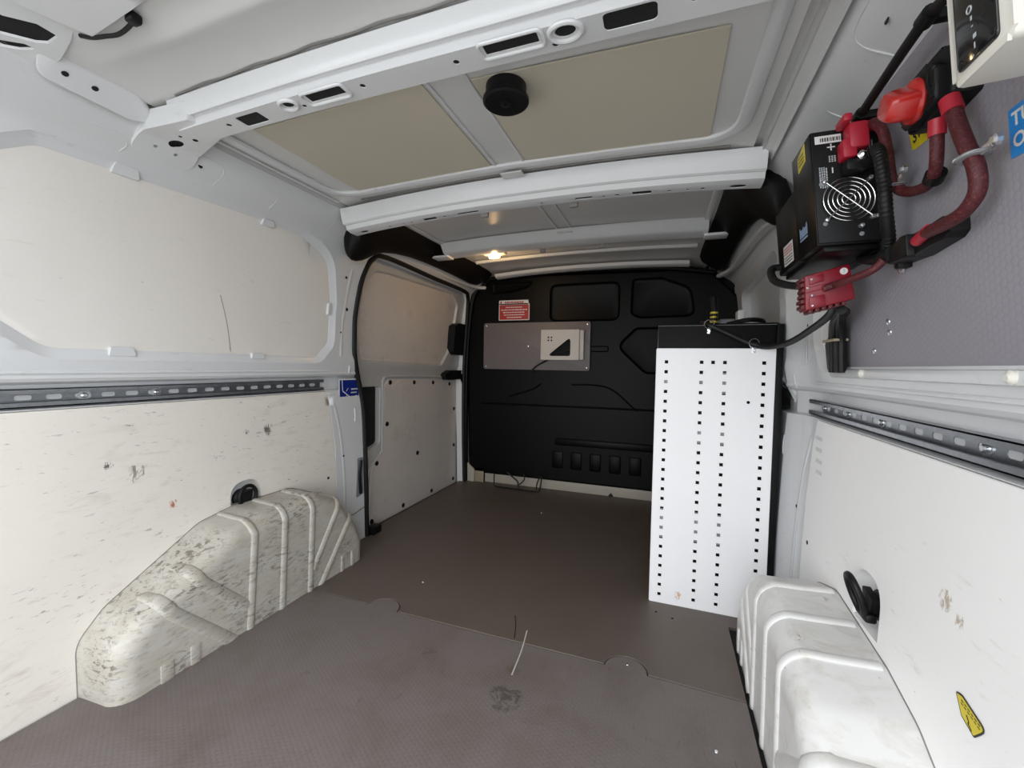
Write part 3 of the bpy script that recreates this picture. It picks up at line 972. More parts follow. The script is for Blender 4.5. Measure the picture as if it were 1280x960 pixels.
dl = ob('lining_panel', bm, 'door_lining', dr)
bm = B()
tube(bm, [fd(1.665, -.02, -.002), fd(1.675, .22, -.002), fd(1.695, .28, -.002), fd(1.775, .345, -.002), fd(1.788, .38, -.002), fd(1.79, .69, -.002), fd(1.80, .715, -.002), fd(1.84, .735, -.002), fd(2.2, .73, -.002), fd(2.56, .715, -.002)], .005, 8)
ob('pressed_bead', bm, 'door_paint_dimmed', dr)
for (y, z) in ((1.85, .704), (2.073, .698), (2.281, .691), (2.491, .675), (2.56, .504), (2.56, .255), (1.824, .489), (1.742, .301), (2.112, .284), (2.55, .025), (2.268, .018), (1.967, .018), (1.700, .018)):
    bm = B()
    lathe(bm, fd(y, z, -.004), (1, 0, 0), [(.0125, 0), (.011, .004), (.006, .006)], 14)
    ob('fastener_plug', bm, 'black', dl)
for (y0, z0, y1, z1) in ((2.44, .868, 2.60, 1.075), (2.38, .705, 2.60, .765)):
    bm = B()
    prism(bm, rpoly([(y0 + .03, z0), (y1, z0), (y1, z1), (y0 + .05, z1), (y0, z1 - .02), (y0, z0 + .02)], .012, 3), -.035, .02, lambda u, v, h: fd(u, v, h))
    ob('door_hinge', bm, 'black', dr)
# front post trim beside the bulkhead
bm = B()
tube(bm, [(-.842, 2.625, .0), (-.850, 2.625, .45), (-.845, 2.625, .85), (-.822, 2.625, 1.15), (-.785, 2.625, 1.30), (-.70, 2.625, 1.365)], .03, 10, flat=(.03, .022), up=(0, -1, 0))
ob('front_post_trim', bm, 'bulkhead', bw)
# rubber seal round the door opening
bm = B()
tube(bm, [FL(y, z, .0) for y, z in ((1.588, .0), (1.588, .3), (1.585, .55), (1.572, .66), (1.545, .75), (1.517, .84), (1.512, .93), (1.512, 1.0), (1.522, 1.10), (1.540, 1.19), (1.580, 1.268), (1.66, 1.295), (2.1, 1.288), (2.48, 1.282), (2.56, 1.255), (2.59, 1.18), (2.598, .8), (2.60, .4), (2.60, .0))], .0125, 10, 5)
ob('door_seal', bm, 'rubber', label='black rubber seal strip framing the sliding door opening', cat='seal')
# door track above the opening
bm = B()
tube(bm, [(-.772, 1.66, 1.318), (-.772, 1.9, 1.320), (-.770, 2.3, 1.316), (-.755, 2.55, 1.318), (-.70, 2.62, 1.322)], .016, 10, flat=(.016, .012), up=(0, 0, 1))
ob('door_track', bm, 'paint', WALL_L)
bm = B()
tube(bm, [(.775, 1.47, 1.245), (.772, 1.6, 1.285), (.768, 1.8, 1.305), (.765, 2.1, 1.31), (.76, 2.4, 1.312), (.72, 2.60, 1.318)], .016, 10, flat=(.018, .013), up=(0, 0, 1))
ob('roof_side_rail', bm, 'paint', WALL_R)
# strike slot in the pillar
bm = B()
slab(bm, rpoly([(1.522, .195), (1.572, .205), (1.572, .372), (1.535, .372)], .006, 3), FL, -.002, .004, (), KZ, .001)
sl = ob('strike_slot', bm, 'flange_grey', WALL_L)
bm = B()
tube(bm, [FL(1.548, .21, -.003), FL(1.545, .30, -.003), FL(1.556, .36, -.003)], .008, 8)
ob('strike_lip', bm, 'black', sl)
bm = B()
tube(bm, [FL(1.47, .14, -.001), FL(1.50, .128, -.001), FL(1.575, .14, -.001)], .0025, 6)
ob('pillar_seam', bm, 'sealant', WALL_L)
bm = B()
box(bm, (-.845, 1.60, -.010), (-.80, 1.66, .035), .004)
ob('rubber_block', bm, 'black', label='black rubber block at the foot of the left door pillar', cat='block')

# black padding along both roof sides ahead of the second beam
def padding(sg):
    bm = B()
    st = [(1.352, -.705, 1.335, -.745, 1.255), (1.37, -.655, 1.345, -.765, 1.215), (1.42, -.63, 1.362, -.765, 1.212), (1.47, -.62, 1.375, -.76, 1.235), (1.54, -.615, 1.385, -.745, 1.290),
          (1.75, -.615, 1.39, -.735, 1.318), (2.0, -.61, 1.39, -.735, 1.322), (2.3, -.60, 1.39, -.735, 1.32), (2.62, -.60, 1.40, -.77, 1.315)]
    rows = []
    for (y, xi, zi, xo, zo) in st:
        c = [(xi, zi + .02), (xi, zi), (xi - .015, zi - .012), ((xi + xo) / 2 + .008, (zi + zo) / 2 - .012), (xo + .03, zo + .002), (xo + .012, zo), (xo, zo + .012), (xo - .02, zo + .06), ((xi + xo) / 2 - .02, zi + .03)]
        if y < 1.36:
            m = Vector((sum(p[0] for p in c) / 9, sum(p[1] for p in c) / 9))
            c = [(m.x + (p[0] - m.x) * .75, m.y + (p[1] - m.y) * .75) for p in c]
        rows.append([bm.verts.new((-sg * x, y, z)) for x, z in c])
    for A, C in zip(rows, rows[1:]):
        for k in range(9):
            bm.faces.new((A[k], A[(k + 1) % 9], C[(k + 1) % 9], C[k]))
    bm.faces.new(rows[0][::-1])
    bm.faces.new(rows[-1])
    bmesh.ops.recalc_face_normals(bm, faces=bm.faces)
    side = 'above the sliding door on the left' if sg < 0 else 'on the right, behind the black inverter'
    o = ob('roof_padding', bm, 'foam', label='black padded trim along the roof edge ' + side, cat='trim', ang=50)
    md = o.modifiers.new('sub', 'SUBSURF')
    md.levels = md.render_levels = 1
padding(-1)
padding(1)

# ------------------------------------------------------------------ wheel arch covers
def arch(sg, mm, lab, outline, rad, r, xin, ribs):
    root = empty('wheel_arch_cover', lab, 'wheel arch', (sg * .76, .98, 0), 'moulded wheel arch covers')
    prof = rpoly(outline, rad, 8)
    # open polyline, base to base
    i0 = min(range(len(prof)), key=lambda i: abs(prof[i][0] - .56) + abs(prof[i][1] + .012))
    prof = prof[i0:] + prof[:i0]
    def dens(p, s):
        o_ = []
        for a, b in zip(p, p[1:]):
            a, b = Vector(a), Vector(b)
            k = max(1, int((b - a).length / s))
            o_ += [tuple(a.lerp(b, j / k)) for j in range(k)]
        return o_ + [p[-1]]
    prof = dens(prof, .012)
    N = len(prof)
    def off(d):
        out = []
        for i in range(N):
            a, b = Vector(prof[max(i - 1, 0)]), Vector(prof[min(i + 1, N - 1)])
            t = (b - a).normalized()
            n = Vector((t.y, -t.x))
            w = 1.0
            q = Vector(prof[i]) + n * d * w
            out.append((q.x, max(-.012, q.y) if 0 < i < N - 1 else -.012))
        return out
    WX = .848
    D = WX - xin      # reach from the wall to the inner face
    rows = [(0.0, WX + .01), (0.0, WX - .02), (.004, WX - .085)]
    for k in range(1, 8):
        a = PI / 2 * k / 7
        rows.append((.004 + r * (1 - math.cos(a)), WX - D + r - r * math.sin(a) if k else 0))
    rings = [[Vector((sg * x, p[0], p[1])) for p in off(d)] for d, x in rows]
    bm = B()
    vv = [[bm.verts.new(c) for c in rg] for rg in rings]
    for A, C in zip(vv, vv[1:]):
        for k in range(N - 1):
            bm.faces.new((A[k], A[k + 1], C[k + 1], C[k]))
    bm.faces.new(vv[-1])
    ob('arch_shell', bm, mm, root, ang=60)
    def idx(y, lo=.10):
        best = min((abs(prof[i][0] - y), i) for i in range(N) if prof[i][1] > lo)
        return best[1]
    def upf(c):
        # outward direction on the rounded shell: blends from up to inwards
        s = max(0.0, min(1.0, (abs(c.x) - xin) / .06))
        return Vector((-sg * (1 - s * .95), 0, .25 + s))
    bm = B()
    tube(bm, [Vector((sg * interp(PROF, c[1]), c[0], c[1])) for c in prof], .0022, 6, 0)  # thin dark tube drawn in as the shadow and dirt line at the wall
    ob('edge_shadow_line', bm, 'sealant', root)
    # ribs across the top and down the inner face; (top y, bottom y, bottom z)
    for (yt, yb, zb) in ribs:
        i = idx(yt)
        path = [rg[i] for rg in rings[1:]]
        last = path[-1]
        for k in range(1, 5):
            path.append(Vector((last.x, last.y + (yb - last.y) * k / 4, last.z + (zb - last.z) * k / 4)))
        bm = B()
        tube(bm, path, .01, 12, 2, flat=(.012, .0055), up=upf)
        ob('rib', bm, mm, root, ang=60)
    # two broad slanting bands on the sloping rear shoulder
    for (i_y, yb, zb) in ((.735, .885, .075), (.655, .845, -.008)):
        i = idx(i_y)
        path = [rg[i] for rg in rings[2:]]
        last = path[-1]
        for k in range(1, 5):
            path.append(Vector((last.x, last.y + (yb - last.y) * k / 4, last.z + (zb - last.z) * k / 4)))
        bm = B()
        tube(bm, path, .01, 12, 2, flat=(.018, .0065), up=lambda c: Vector((-sg, 0, .35)))
        ob('band', bm, mm, root, ang=60)
    for (y0, y1, z1) in ((.655, .685, .045), (.725, .75, .05), (1.27, 1.285, .06), (1.325, 1.34, .06)):
        bm = B()
        box(bm, (min(sg * (xin + .005), sg * (xin - .004)), y0, -.01), (max(sg * (xin + .005), sg * (xin - .004)), y1, z1), .003)
        ob('foot_pad', bm, mm, root)
    return root
ARAD = [0, .075, .09, .11, .09, .11, .13, .09, .07, 0]
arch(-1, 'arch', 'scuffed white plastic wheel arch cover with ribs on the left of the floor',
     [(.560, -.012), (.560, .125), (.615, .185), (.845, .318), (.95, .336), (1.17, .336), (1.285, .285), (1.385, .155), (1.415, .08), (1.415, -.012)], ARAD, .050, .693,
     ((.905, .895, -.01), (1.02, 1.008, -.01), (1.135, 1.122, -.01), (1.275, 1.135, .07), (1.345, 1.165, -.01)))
arch(1, 'arch_right', 'cleaner white ribbed plastic wheel arch cover, lightened for the brighter side, in the lower right corner',
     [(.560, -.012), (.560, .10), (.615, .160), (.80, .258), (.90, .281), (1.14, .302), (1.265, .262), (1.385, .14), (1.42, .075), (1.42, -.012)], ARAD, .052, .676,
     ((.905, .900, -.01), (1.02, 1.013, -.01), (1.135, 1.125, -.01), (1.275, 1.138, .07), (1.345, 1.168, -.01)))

# ------------------------------------------------------------------ tie-down rings
def ring(sg, lab):
    root = empty('tie_down_ring', lab, 'tie-down', (sg * .86, 1.0, .355), 'lashing rings in the side panels')
    c = wall_map(sg)(1.0, .350, .0)
    bm = B()
    lathe(bm, c + Vector((sg * .032, 0, -.004)), (-sg, 0, 0), [(.030, 0), (.030, .012), (.022, .020), (.012, .022)], 24)
    ob('ring_base', bm, 'black', root)
    bm = B()
    box(bm, (c.x - .010, .975, .318), (c.x + .010, 1.025, .336), .005)
    ob('hinge_barrel', bm, 'black', root)
    bm = B()
    if sg < 0:
        pts = [Vector((c.x + .006, 1.0 + .030 * math.cos(a), .356 + .033 * math.sin(a))) for a in [2 * PI * i / 24 for i in range(24)]]
    else:
        pts = [Vector((c.x - .018 - .012 * math.sin(a), 1.0 + .028 * math.cos(a), .362 + .036 * math.sin(a))) for a in [2 * PI * i / 24 for i in range(24)]]
    tube(bm, pts, .0062, 10, 0, closed=True)
    ob('ring', bm, 'black', root)
    bm = B()
    prism(bm, rpoly([(.985, .335), (1.015, .335), (1.022, .375), (.978, .365)], .005, 3), -.004 if sg < 0 else .0, .012, lambda u, v, h: Vector((c.x + sg * h, u, v)))
    ob('latch', bm, 'black', root)
ring(-1, 'black lashing ring in a rounded recess above the left wheel arch')
ring(1, 'black lashing ring folded out above the right wheel arch')

# ------------------------------------------------------------------ strut rails
def rail(sg, y0, y1, zc, slots, bolts, lab):
    root = empty('strut_rail', lab, 'rail', (sg * .866, (y0 + y1) / 2, zc), 'slotted galvanised rails along the sides')
    xw, xi = .8765, .8555
    f = lambda u, v, h=0.0: Vector((sg * (xw + h), u, v))
    bm = B()
    hz = .0205
    out = [(y0, zc - hz), (y1, zc - hz), (y1, zc + hz), (y0, zc + hz)]
    hs = []
    for s in slots:
        if y0 + .02 < s < y1 - .02:
            hs.append(rrect(s - .014, zc - .0058, s + .014, zc + .0058, .0058, 4))
    patch(bm, out, hs, f)
    patch(bm, out, hs, f, h=.0018)
    for h_ in hs:
        rim(bm, [(h_, 0), (h_, .0018)], f)
    for s in (-1, 1):
        zf = zc + s * hz
        box(bm, (min(sg * xi, sg * (xw + .0018)), y0, min(zf, zf - s * .0022)), (max(sg * xi, sg * (xw + .0018)), y1, max(zf, zf - s * .0022)))
        box(bm, (min(sg * xi, sg * (xi + .002)), y0, min(zf, zf - s * .0085)), (max(sg * xi, sg * (xi + .002)), y1, max(zf, zf - s * .0085)))
        box(bm, (min(sg * xi, sg * (xi + .006)), y0, min(zf - s * .0085, zf - s * .0105)), (max(sg * xi, sg * (xi + .006)), y1, max(zf - s * .0085, zf - s * .0105)))
    ob('channel', bm, 'galv', root)
    for y in bolts:
        bm = B()
        lathe(bm, (sg * xw, y, zc), (-sg, 0, 0), [(.013, -.0005), (.013, .0018), (.0105, .0019)], 20)
        w = ob('washer', bm, 'zinc', root)
        bm = B()
        lathe(bm, (sg * (xw - .0017), y, zc), (-sg, 0, 0), [(.0065, 0), (.0062, .003), (.004, .0045), (.0015, .0045)], 12)
        ob('bolt_head', bm, 'zinc', w)
rail(-1, .10, 1.354, .7115, [.503 + .0507 * i for i in range(-6, 17)], (.607, .762), 'slotted galvanised strut rail across the left wall')
rail(1, .10, 1.462, .6975, [.719 + .0545 * i for i in range(-10, 14)], (.768, 1.068, 1.235, 1.40), 'slotted galvanised strut rail below the grey board on the right wall')

# ------------------------------------------------------------------ racking cabinet with perforated end panel
cab = empty('racking_cabinet', 'tall black racking cabinet with a white perforated end panel', 'cabinet', (.60, 1.7, 0))
fc = lambda u, v, h=0.0: Vector((u, 1.503 + h, v))
def pcol(xt, rows_):
    return [(xt, .823 - .03304 * k) for k in rows_]
holes = []
pos = pcol(.4575, range(25)) + pcol(.5652, range(25)) + pcol(.6335, range(25)) + pcol(.7435, range(25)) + [(.599, .823)]
for x, z in pos:
    holes.append([(x - .0054, z - .0054), (x + .0054, z - .0054), (x + .0054, z + .0054), (x - .0054, z + .0054)])
holes.append(circ(.704, .698, .005))
bm = B()
outer = rrect(.426, .0, .774, .867, .004, 3)
patch(bm, outer, holes, fc)
rim(bm, [(outer, 0), (inset(outer, -.0015), .002), (inset(outer, -.0015), .022)], fc)
for h_ in holes:
    rim(bm, [(h_, 0), (h_, .002)], fc)
ob('end_panel', bm, 'panel_white', cab)
bm = B()
box(bm, (.428, 1.519, .0), (.790, 1.530, .944), .002)
bkp = ob('backing_board', bm, 'shelf_dark', cab)
bm = B()
tube(bm, [(.4285, 1.5185, .868), (.4285, 1.5185, .944), (.79, 1.5185, .944)], .0008, 6, 0)
ob('board_edge', bm, 'flange_grey', bkp)
for (z0, z1, x0, x1) in ((.790, .812, .59, .66), (.745, .765, .44, .60), (.722, .812, .615, .65), (.555, .60, .55, .66), (.225, .325, .44, .66)):
    bm = B()
    box(bm, (x0, 1.5075, z0), (x1, 1.510, z1), .0005)
    ob('shelf_flange', bm, 'flange_grey', cab)
bm = B()
box(bm, (.428, 1.530, .02), (.440, 2.30, .86), .002)
box(bm, (.778, 1.530, .0), (.794, 2.30, .86), .002)
ob('side_panel', bm, 'shelf_dark', cab)
for z in (.03, .25, .50, .72, .86):
    bm = B()
    box(bm, (.440, 1.530, z), (.782, 2.30, z + .012), .002)
    ob('shelf', bm, 'shelf_dark', cab)
bm = B()
box(bm, (.776, 1.508, .0), (.796, 1.535, .945), .003)
ob('upright', bm, 'shelf_dark', cab)
bm = B()
box(bm, (.60, 1.56, .925), (.80, 2.0, .955), .012)
ob('top_tray', bm, 'shelf_dark', cab)
# odd things lying on top of the cabinet
bm = B()
box(bm, (.715, 1.86, .955), (.740, 1.93, 1.035), .004)
ob('white_adapter', bm, 'sign_white', label='small white adapter block on top of the black cabinet', cat='adapter', base=True)
bm = B()
box(bm, (.655, 1.90, .955), (.712, 1.98, 1.005), .005)
ob('grey_box', bm, 'flange_grey', label='grey box beside the white block on the cabinet top', cat='box', base=True)
e = empty('striped_wrapped_tool', 'black item with yellow striped tape standing on the cabinet top', 'tool', (.632, 1.85, .955))
bm = B()
tube(bm, [(.628, 1.85, .955), (.630, 1.85, 1.02), (.626, 1.86, 1.085)], .014, 12)
ob('body', bm, 'black', e)
for z in (.985, 1.003, 1.02):
    bm = B()
    lathe(bm, (.629, 1.85, z), (0, 0, 1), [(.0148, 0), (.0148, .007)], 14)
    ob('tape_band', bm, 'sign_yellow', e)
bm = B()
tube(bm, [(.66, 1.70, .964), (.72, 1.66, .974), (.77, 1.70, .974), (.78, 1.78, .968), (.73, 1.80, .964)], .008, 10)
ob('coiled_hose', bm, 'rubber', label='black hose loop lying on the right of the cabinet top', cat='hose')

# ------------------------------------------------------------------ bulkhead fittings
e = empty('mounting_board', 'dark grey board screwed to the black bulkhead', 'board', (-.34, 2.61, .93))
bm = B()
prism(bm, rrect(-.698, .779, .014, 1.083, .014), 2.622, 2.604, lambda u, v, h: Vector((u, h, v)), .002)
ob('board_plate', bm, 'bulk_board', e)
for x, z in ((-.680, .797), (-.680, 1.065), (-.004, .797), (-.004, 1.065), (-.385, .93)):
    bm = B()
    lathe(bm, (x, 2.604, z), (0, -1, 0), [(.0055, 0), (.005, .002), (.002, .003)], 12)
    ob('screw', bm, 'zinc', e)
e = empty('document_holder', 'off white metal holder with triangular cut-out on the dark grey board', 'holder', (-.15, 2.58, .93))
tri = rpoly([(-.247, .868), (-.100, .868), (-.100, .985)], [.012, .014, .014], 4)
fh2 = lambda u, v, h=0: Vector((u, 2.567 + h, v))
bm = B()
out = rrect(-.288, .845, -.048, 1.030, .004, 3)
sq = [rrect(x, z, x + .010, z + .010, .002, 2) for x in (-.246, -.226) for z in (.960, .979)]
patch(bm, out, [tri] + sq, fh2)
rim(bm, [(out, 0), (inset(out, -.003), .003), (inset(out, -.003), .037)], fh2)
for h_ in [tri] + sq:
    rim(bm, [(h_, 0), (h_, .003)], fh2)
ob('front_plate', bm, 'offwhite', e)
bm = B()
box(bm, (-.045, 2.575, .845), (-.020, 2.604, 1.028), .003)
ob('side_flange', bm, 'offwhite', e)
bm = B()
box(bm, (-.29, 2.596, .85), (-.05, 2.603, 1.025))
ob('back_plate', bm, 'cavity', e)
bm = B()
tube(bm, [(-.110, 2.585, .905), (-.18, 2.588, .885), (-.25, 2.588, .842), (-.31, 2.597, .812), (-.345, 2.598, .785), (-.36, 2.598, .765)], .005, 10)
ob('thin_cable', bm, 'rubber', label='thin black cable hanging out of the white holder', cat='cable')

def lines(bm, u0, u1, vs, hh, f, rnd=None):
    """unreadable small print: rows of short word-length dashes"""
    for v in vs:
        u = u0 + random.uniform(0, .04) * (u1 - u0)
        while u < u1 * .98 + u0 * .02:
            w = random.uniform(.05, .13) * (u1 - u0)
            quad(bm, u, v, min(u + w, u1), v + hh, f)
            u += w + .025 * (u1 - u0)

e = empty('safety_notice', 'red notice with white heading on the black bulkhead', 'sign', (-.5, 2.627, 1.17))
bm = B()
prism(bm, rrect(-.602, 1.102, -.388, 1.212, .004, 2), 2.629, 2.6275, lambda u, v, h: Vector((u, h, v)))
prism(bm, rrect(-.602, 1.205, -.396, 1.234, .006, 3), 2.629, 2.6275, lambda u, v, h: Vector((u, h, v)))
ob('sign_border', bm, 'sign_white', e)
bm = B()
prism(bm, rrect(-.597, 1.107, -.393, 1.203, .003, 2), 2.6275, 2.627, lambda u, v, h: Vector((u, h, v)))
ob('red_field', bm, 'sign_red', e)
fs = lambda u, v: Vector((u, 2.6266, v))
bm = B()
for k, (a, b) in enumerate(((-.555, -.435), (-.585, -.405), (-.572, -.418), (-.567, -.423), (-.548, -.442))):
    lines(bm, a, b, [1.184 - k * .0165], .0065, fs)
ob('print_lines', bm, 'sign_white', e)
bm = B()
lines(bm, -.560, -.43, [1.214], .011, lambda u, v: Vector((u, 2.6272, v)))
quad(bm, -.592, 1.210, -.583, 1.229, lambda u, v: Vector((u, 2.6272, v)))
ob('heading_print', bm, 'sign_red', e)

# wire frame on the floor by the front sill
bm = B()
tube(bm, [(-.59, 2.56, .085), (-.588, 2.555, .04), (-.578, 2.55, .008), (-.50, 2.545, .006), (-.40, 2.54, .006), (-.30, 2.54, .006), (-.275, 2.545, .012), (-.268, 2.555, .05), (-.265, 2.56, .10)], .0045, 8, 3)
tube(bm, [(-.505, 2.57, .105), (-.46, 2.565, .075), (-.425, 2.56, .05), (-.415, 2.55, .006)], .005, 8, 4)
tube(bm, [(-.39, 2.57, .105), (-.38, 2.565, .075), (-.40, 2.56, .045), (-.425, 2.555, .03)], .004, 8, 4)
tube(bm, [(-.30, 2.56, .012), (-.292, 2.56, .06), (-.275, 2.565, .10)], .004, 8, 4)
ob('wire_bracket', bm, 'rubber', label='bent black wire bracket on the floor at the front sill', cat='bracket')

# ------------------------------------------------------------------ right side: equipment board and all that hangs on it
def bp(y, z, off=0.0):                     # point on the leaning board: along, up, out into the room
    return Vector((.845 - .10 * (z - .81) - off, y, z))
NB = Vector((-1, 0, -.10)).normalized()
def bbox(bm, y0, y1, z0, z1, o0, o1, bev=0.0, seg=2):
    box(bm, (y0, z0, o0), (y1, z1, o1), bev, seg, f=lambda y, z, o: bp(y, z, o))

e = empty('equipment_board', 'large grey textured board on the right wall carrying the electrics', 'board', (.83, .7, .81))
bm = B()
pts = rpoly([(.08, .808), (1.185, .806), (1.205, 1.0), (1.20, 1.17), (1.10, 1.245), (1.005, 1.288), (.70, 1.302), (.08, 1.302)], [.004, .006, .01, .02, .02, .02, .02, .004], 3)
prism(bm, pts, -.010, 0, lambda u, v, h: bp(u, v, h), .0015)
ob('board_plate', bm, 'board', e)
for (y, z) in ((.963, .874), (1.028, .842), (.966, .893)):
    bm = B()
    lathe(bm, bp(y, z, -.0005), NB, [(.006, 0), (.0055, .002), (.002, .003)], 12)
    ob('screw', bm, 'zinc', e)
for i, (y, lab) in enumerate(((1.054, 'small white rubber stud under the board, nearer the cabinet'), (.655, 'white rubber stud under the board at the right edge of the photo'))):
    bm = B()
    lathe(bm, (.838, y, .797), (-1, 0, -.1), [(.008, 0), (.009, .003), (.009, .008), (.0065, .010), (.004, .012)], 20)
    ob('rubber_stud', bm, 'white_plastic', label=lab, cat='stud', group='white studs under the board')
# ledge that carries the board
bm = B()
box(bm, (.832, .05, .786), (.862, 1.24, .806), .006)
ob('board_ledge', bm, 'paint', WALL_R)

# inverter
inv = empty('power_inverter', 'black metal power inverter with round fan grille on the grey board', 'inverter', (.76, 1.06, 1.03))
bm = B()
bbox(bm, .930, 1.048, 1.030, 1.238, .004, .112, .004)
bbox(bm, 1.046, 1.205, 1.030, 1.178, .004, .112, .004)
ob('case', bm, 'satin', inv)
bm = B()
bbox(bm, .926, .931, 1.034, 1.234, .004, .110, .001)
ob('end_plate', bm, 'black', inv)
bm = B()
bbox(bm, .925, 1.21, 1.018, 1.032, .000, .02, .002)
bbox(bm, .935, 1.20, 1.020, 1.030, .02, .10, .002)
ob('mounting_foot', bm, 'satin', inv)
FY = .9255
ef = lambda u, v: Vector((bp(0, v, u).x, FY, v))          # end plate: u = out from the board, v = height
# fan grille: rings and spokes
bm = B()
cz, co = 1.108, .062
def onend(o_, z, y=FY):
    return Vector((bp(0, z, o_).x, y, z))
for r in (.010, .017, .024, .031, .038):
    tube(bm, [onend(co + r * math.cos(a), cz + r * math.sin(a), FY - .004) for a in [2 * PI * i / 32 for i in range(32)]], .0009, 6, 0, closed=True)
for a in (PI / 4, 3 * PI / 4):
    tube(bm, [onend(co + r * math.cos(a), cz + r * math.sin(a), FY - .005) for r in (-.046, -.02, .02, .046)], .0012, 6, 2)
ob('fan_grille', bm, 'chrome', inv)
bm = B()
lathe(bm, onend(co, cz, FY + .001), (0, -1, 0), [(.040, 0), (.040, .0012), (.012, .0013)], 32)
ob('fan_opening', bm, 'cavity', inv)
for (o_, z) in ((co - .034, cz + .034), (co + .034, cz + .034), (co - .034, cz - .034), (co + .034, cz - .034), (.022, 1.075), (.045, 1.060), (.035, 1.175)):
    bm = B()
    lathe(bm, onend(o_, z, FY + .001), (0, -1, 0), [(.0045, 0), (.0045, .005), (.003, .0075), (.001, .008)], 12)
    ob('screw', bm, 'zinc', inv)
bm = B()
for (o_, z) in ((.098, 1.150), (.100, 1.140), (.098, 1.068), (.045, 1.046)):
    lathe(bm, onend(o_, z, FY), (0, -1, 0), [(.004, 0), (.003, .001)], 10)
ob('small_recess', bm, 'flange_grey', inv)
# labels on the end plate
bm = B()
quad(bm, .106, 1.212, .066, 1.226, lambda u, v: onend(u, v, FY - .0005))
bq = ob('barcode_label', bm, 'sign_white', inv)
bm = B()
u = .098
for i in range(13):
    w = random.choice((.0010, .0016, .0024))
    quad(bm, u, 1.215, u - w, 1.222, lambda a, b: onend(a, b, FY - .0009))
    u -= w + random.choice((.001, .0013))
ob('bars', bm, 'ink', bq)
bm = B()
quad(bm, .088, 1.2035, .076, 1.2055, lambda u, v: onend(u, v, FY - .0005))
quad(bm, .083, 1.1985, .081, 1.2105, lambda u, v: onend(u, v, FY - .0005))
quad(bm, .083, 1.158, .081, 1.168, lambda u, v: onend(u, v, FY - .0005))
ob('polarity_signs', bm, 'sign_white', inv)
bm = B()
for i in range(3):
    for j in range(4):
        quad(bm, .0865 - i * .004, 1.178 + j * .003, .0840 - i * .004, 1.180 + j * .003, lambda u, v: onend(u, v, FY - .0005))
for c_ in range(4):
    lines(bm, 0, .038, [0], .0022, lambda u, v, c_=c_: onend(.1025 - c_ * .0034 - v, 1.132 + u, FY - .0005))
for c_ in range(3):
    lines(bm, 0, .022, [0], .0018, lambda u, v, c_=c_: onend(.030 - c_ * .0034 - v, 1.186 + u, FY - .0005))
ob('small_print', bm, 'grey_ink', inv)
bm = B()
quad(bm, .041, 1.158, .032, 1.172, lambda u, v: onend(u, v, FY - .0008))
ob('white_tag', bm, 'sign_white', inv)
# labels on the side that faces the room
sd = lambda u, v: bp(u, v, .1126)
bm = B()
prism(bm, rpoly([(.960, 1.200), (1.005, 1.193), (1.005, 1.222), (.960, 1.234)], .002, 2), .1118, .1126, lambda u, v, h: bp(u, v, h))
yl = ob('yellow_label', bm, 'sign_yellow', inv)
bm = B()
lines(bm, .966, 1.0, (1.203, 1.210, 1.217), .003, lambda u, v: bp(u, v, .1130))
ob('print_lines', bm, 'ink', yl)
bm = B()
quad(bm, 1.075, 1.040, 1.150, 1.085, sd)
wl = ob('warning_label', bm, 'sign_white', inv)
bm = B()
lines(bm, 1.080, 1.145, (1.064, 1.070, 1.076), .0030, lambda u, v: bp(u, v, .1130))
ob('red_print', bm, 'sign_red', wl)
bm = B()
lines(bm, 1.080, 1.145, (1.044, 1.050, 1.056), .0028, lambda u, v: bp(u, v, .1130))
ob('print_lines', bm, 'ink', wl)
bm = B()
u = .975
for i, w in enumerate((.008, .007, .007, .006, .008, .007, .006)):
    hgt = (.022, .016, .016, .020, .015, .016, .021)[i]
    quad(bm, u, 1.068, u + w * .75, 1.068 + hgt, sd)
    u += w
quad(bm, .975, 1.062, u, 1.065, sd)
ob('maker_mark', bm, 'logo_ink', inv)
bm = B()
lines(bm, 0, .07, [0], .002, lambda u, v: bp(1.196 - v, 1.055 + u, .1128))
ob('small_print', bm, 'grey_ink', inv)
# terminals
bm = B()
bbox(bm, .896, .928, 1.186, 1.232, .034, .064, .006)
bbox(bm, .898, .928, 1.172, 1.205, .052, .074, .005)
box(bm, (.728, .885, 1.228), (.742, .925, 1.242), .004)
ob('positive_terminal_cover', bm, 'red_cap', inv)
bm = B()
bbox(bm, .893, .928, 1.148, 1.168, .040, .072, .005)
lathe(bm, onend(.030, 1.165, .895), (-.3, 0, -.1), [(.013, -.006), (.014, 0), (.013, .02)], 14)
ob('negative_terminal_cover', bm, 'black', inv)
bm = B()
lathe(bm, onend(.048, 1.170, .895), (0, -1, 0), [(.009, 0), (.009, .004), (.006, .005), (.006, .010), (.003, .012)], 6)
tube(bm, [onend(.048, 1.170, .892), onend(.028, 1.172, .890)], .006, 8, 0, flat=(.007, .003), up=(0, -1, 0))
ob('terminal_nut', bm, 'chrome', inv)

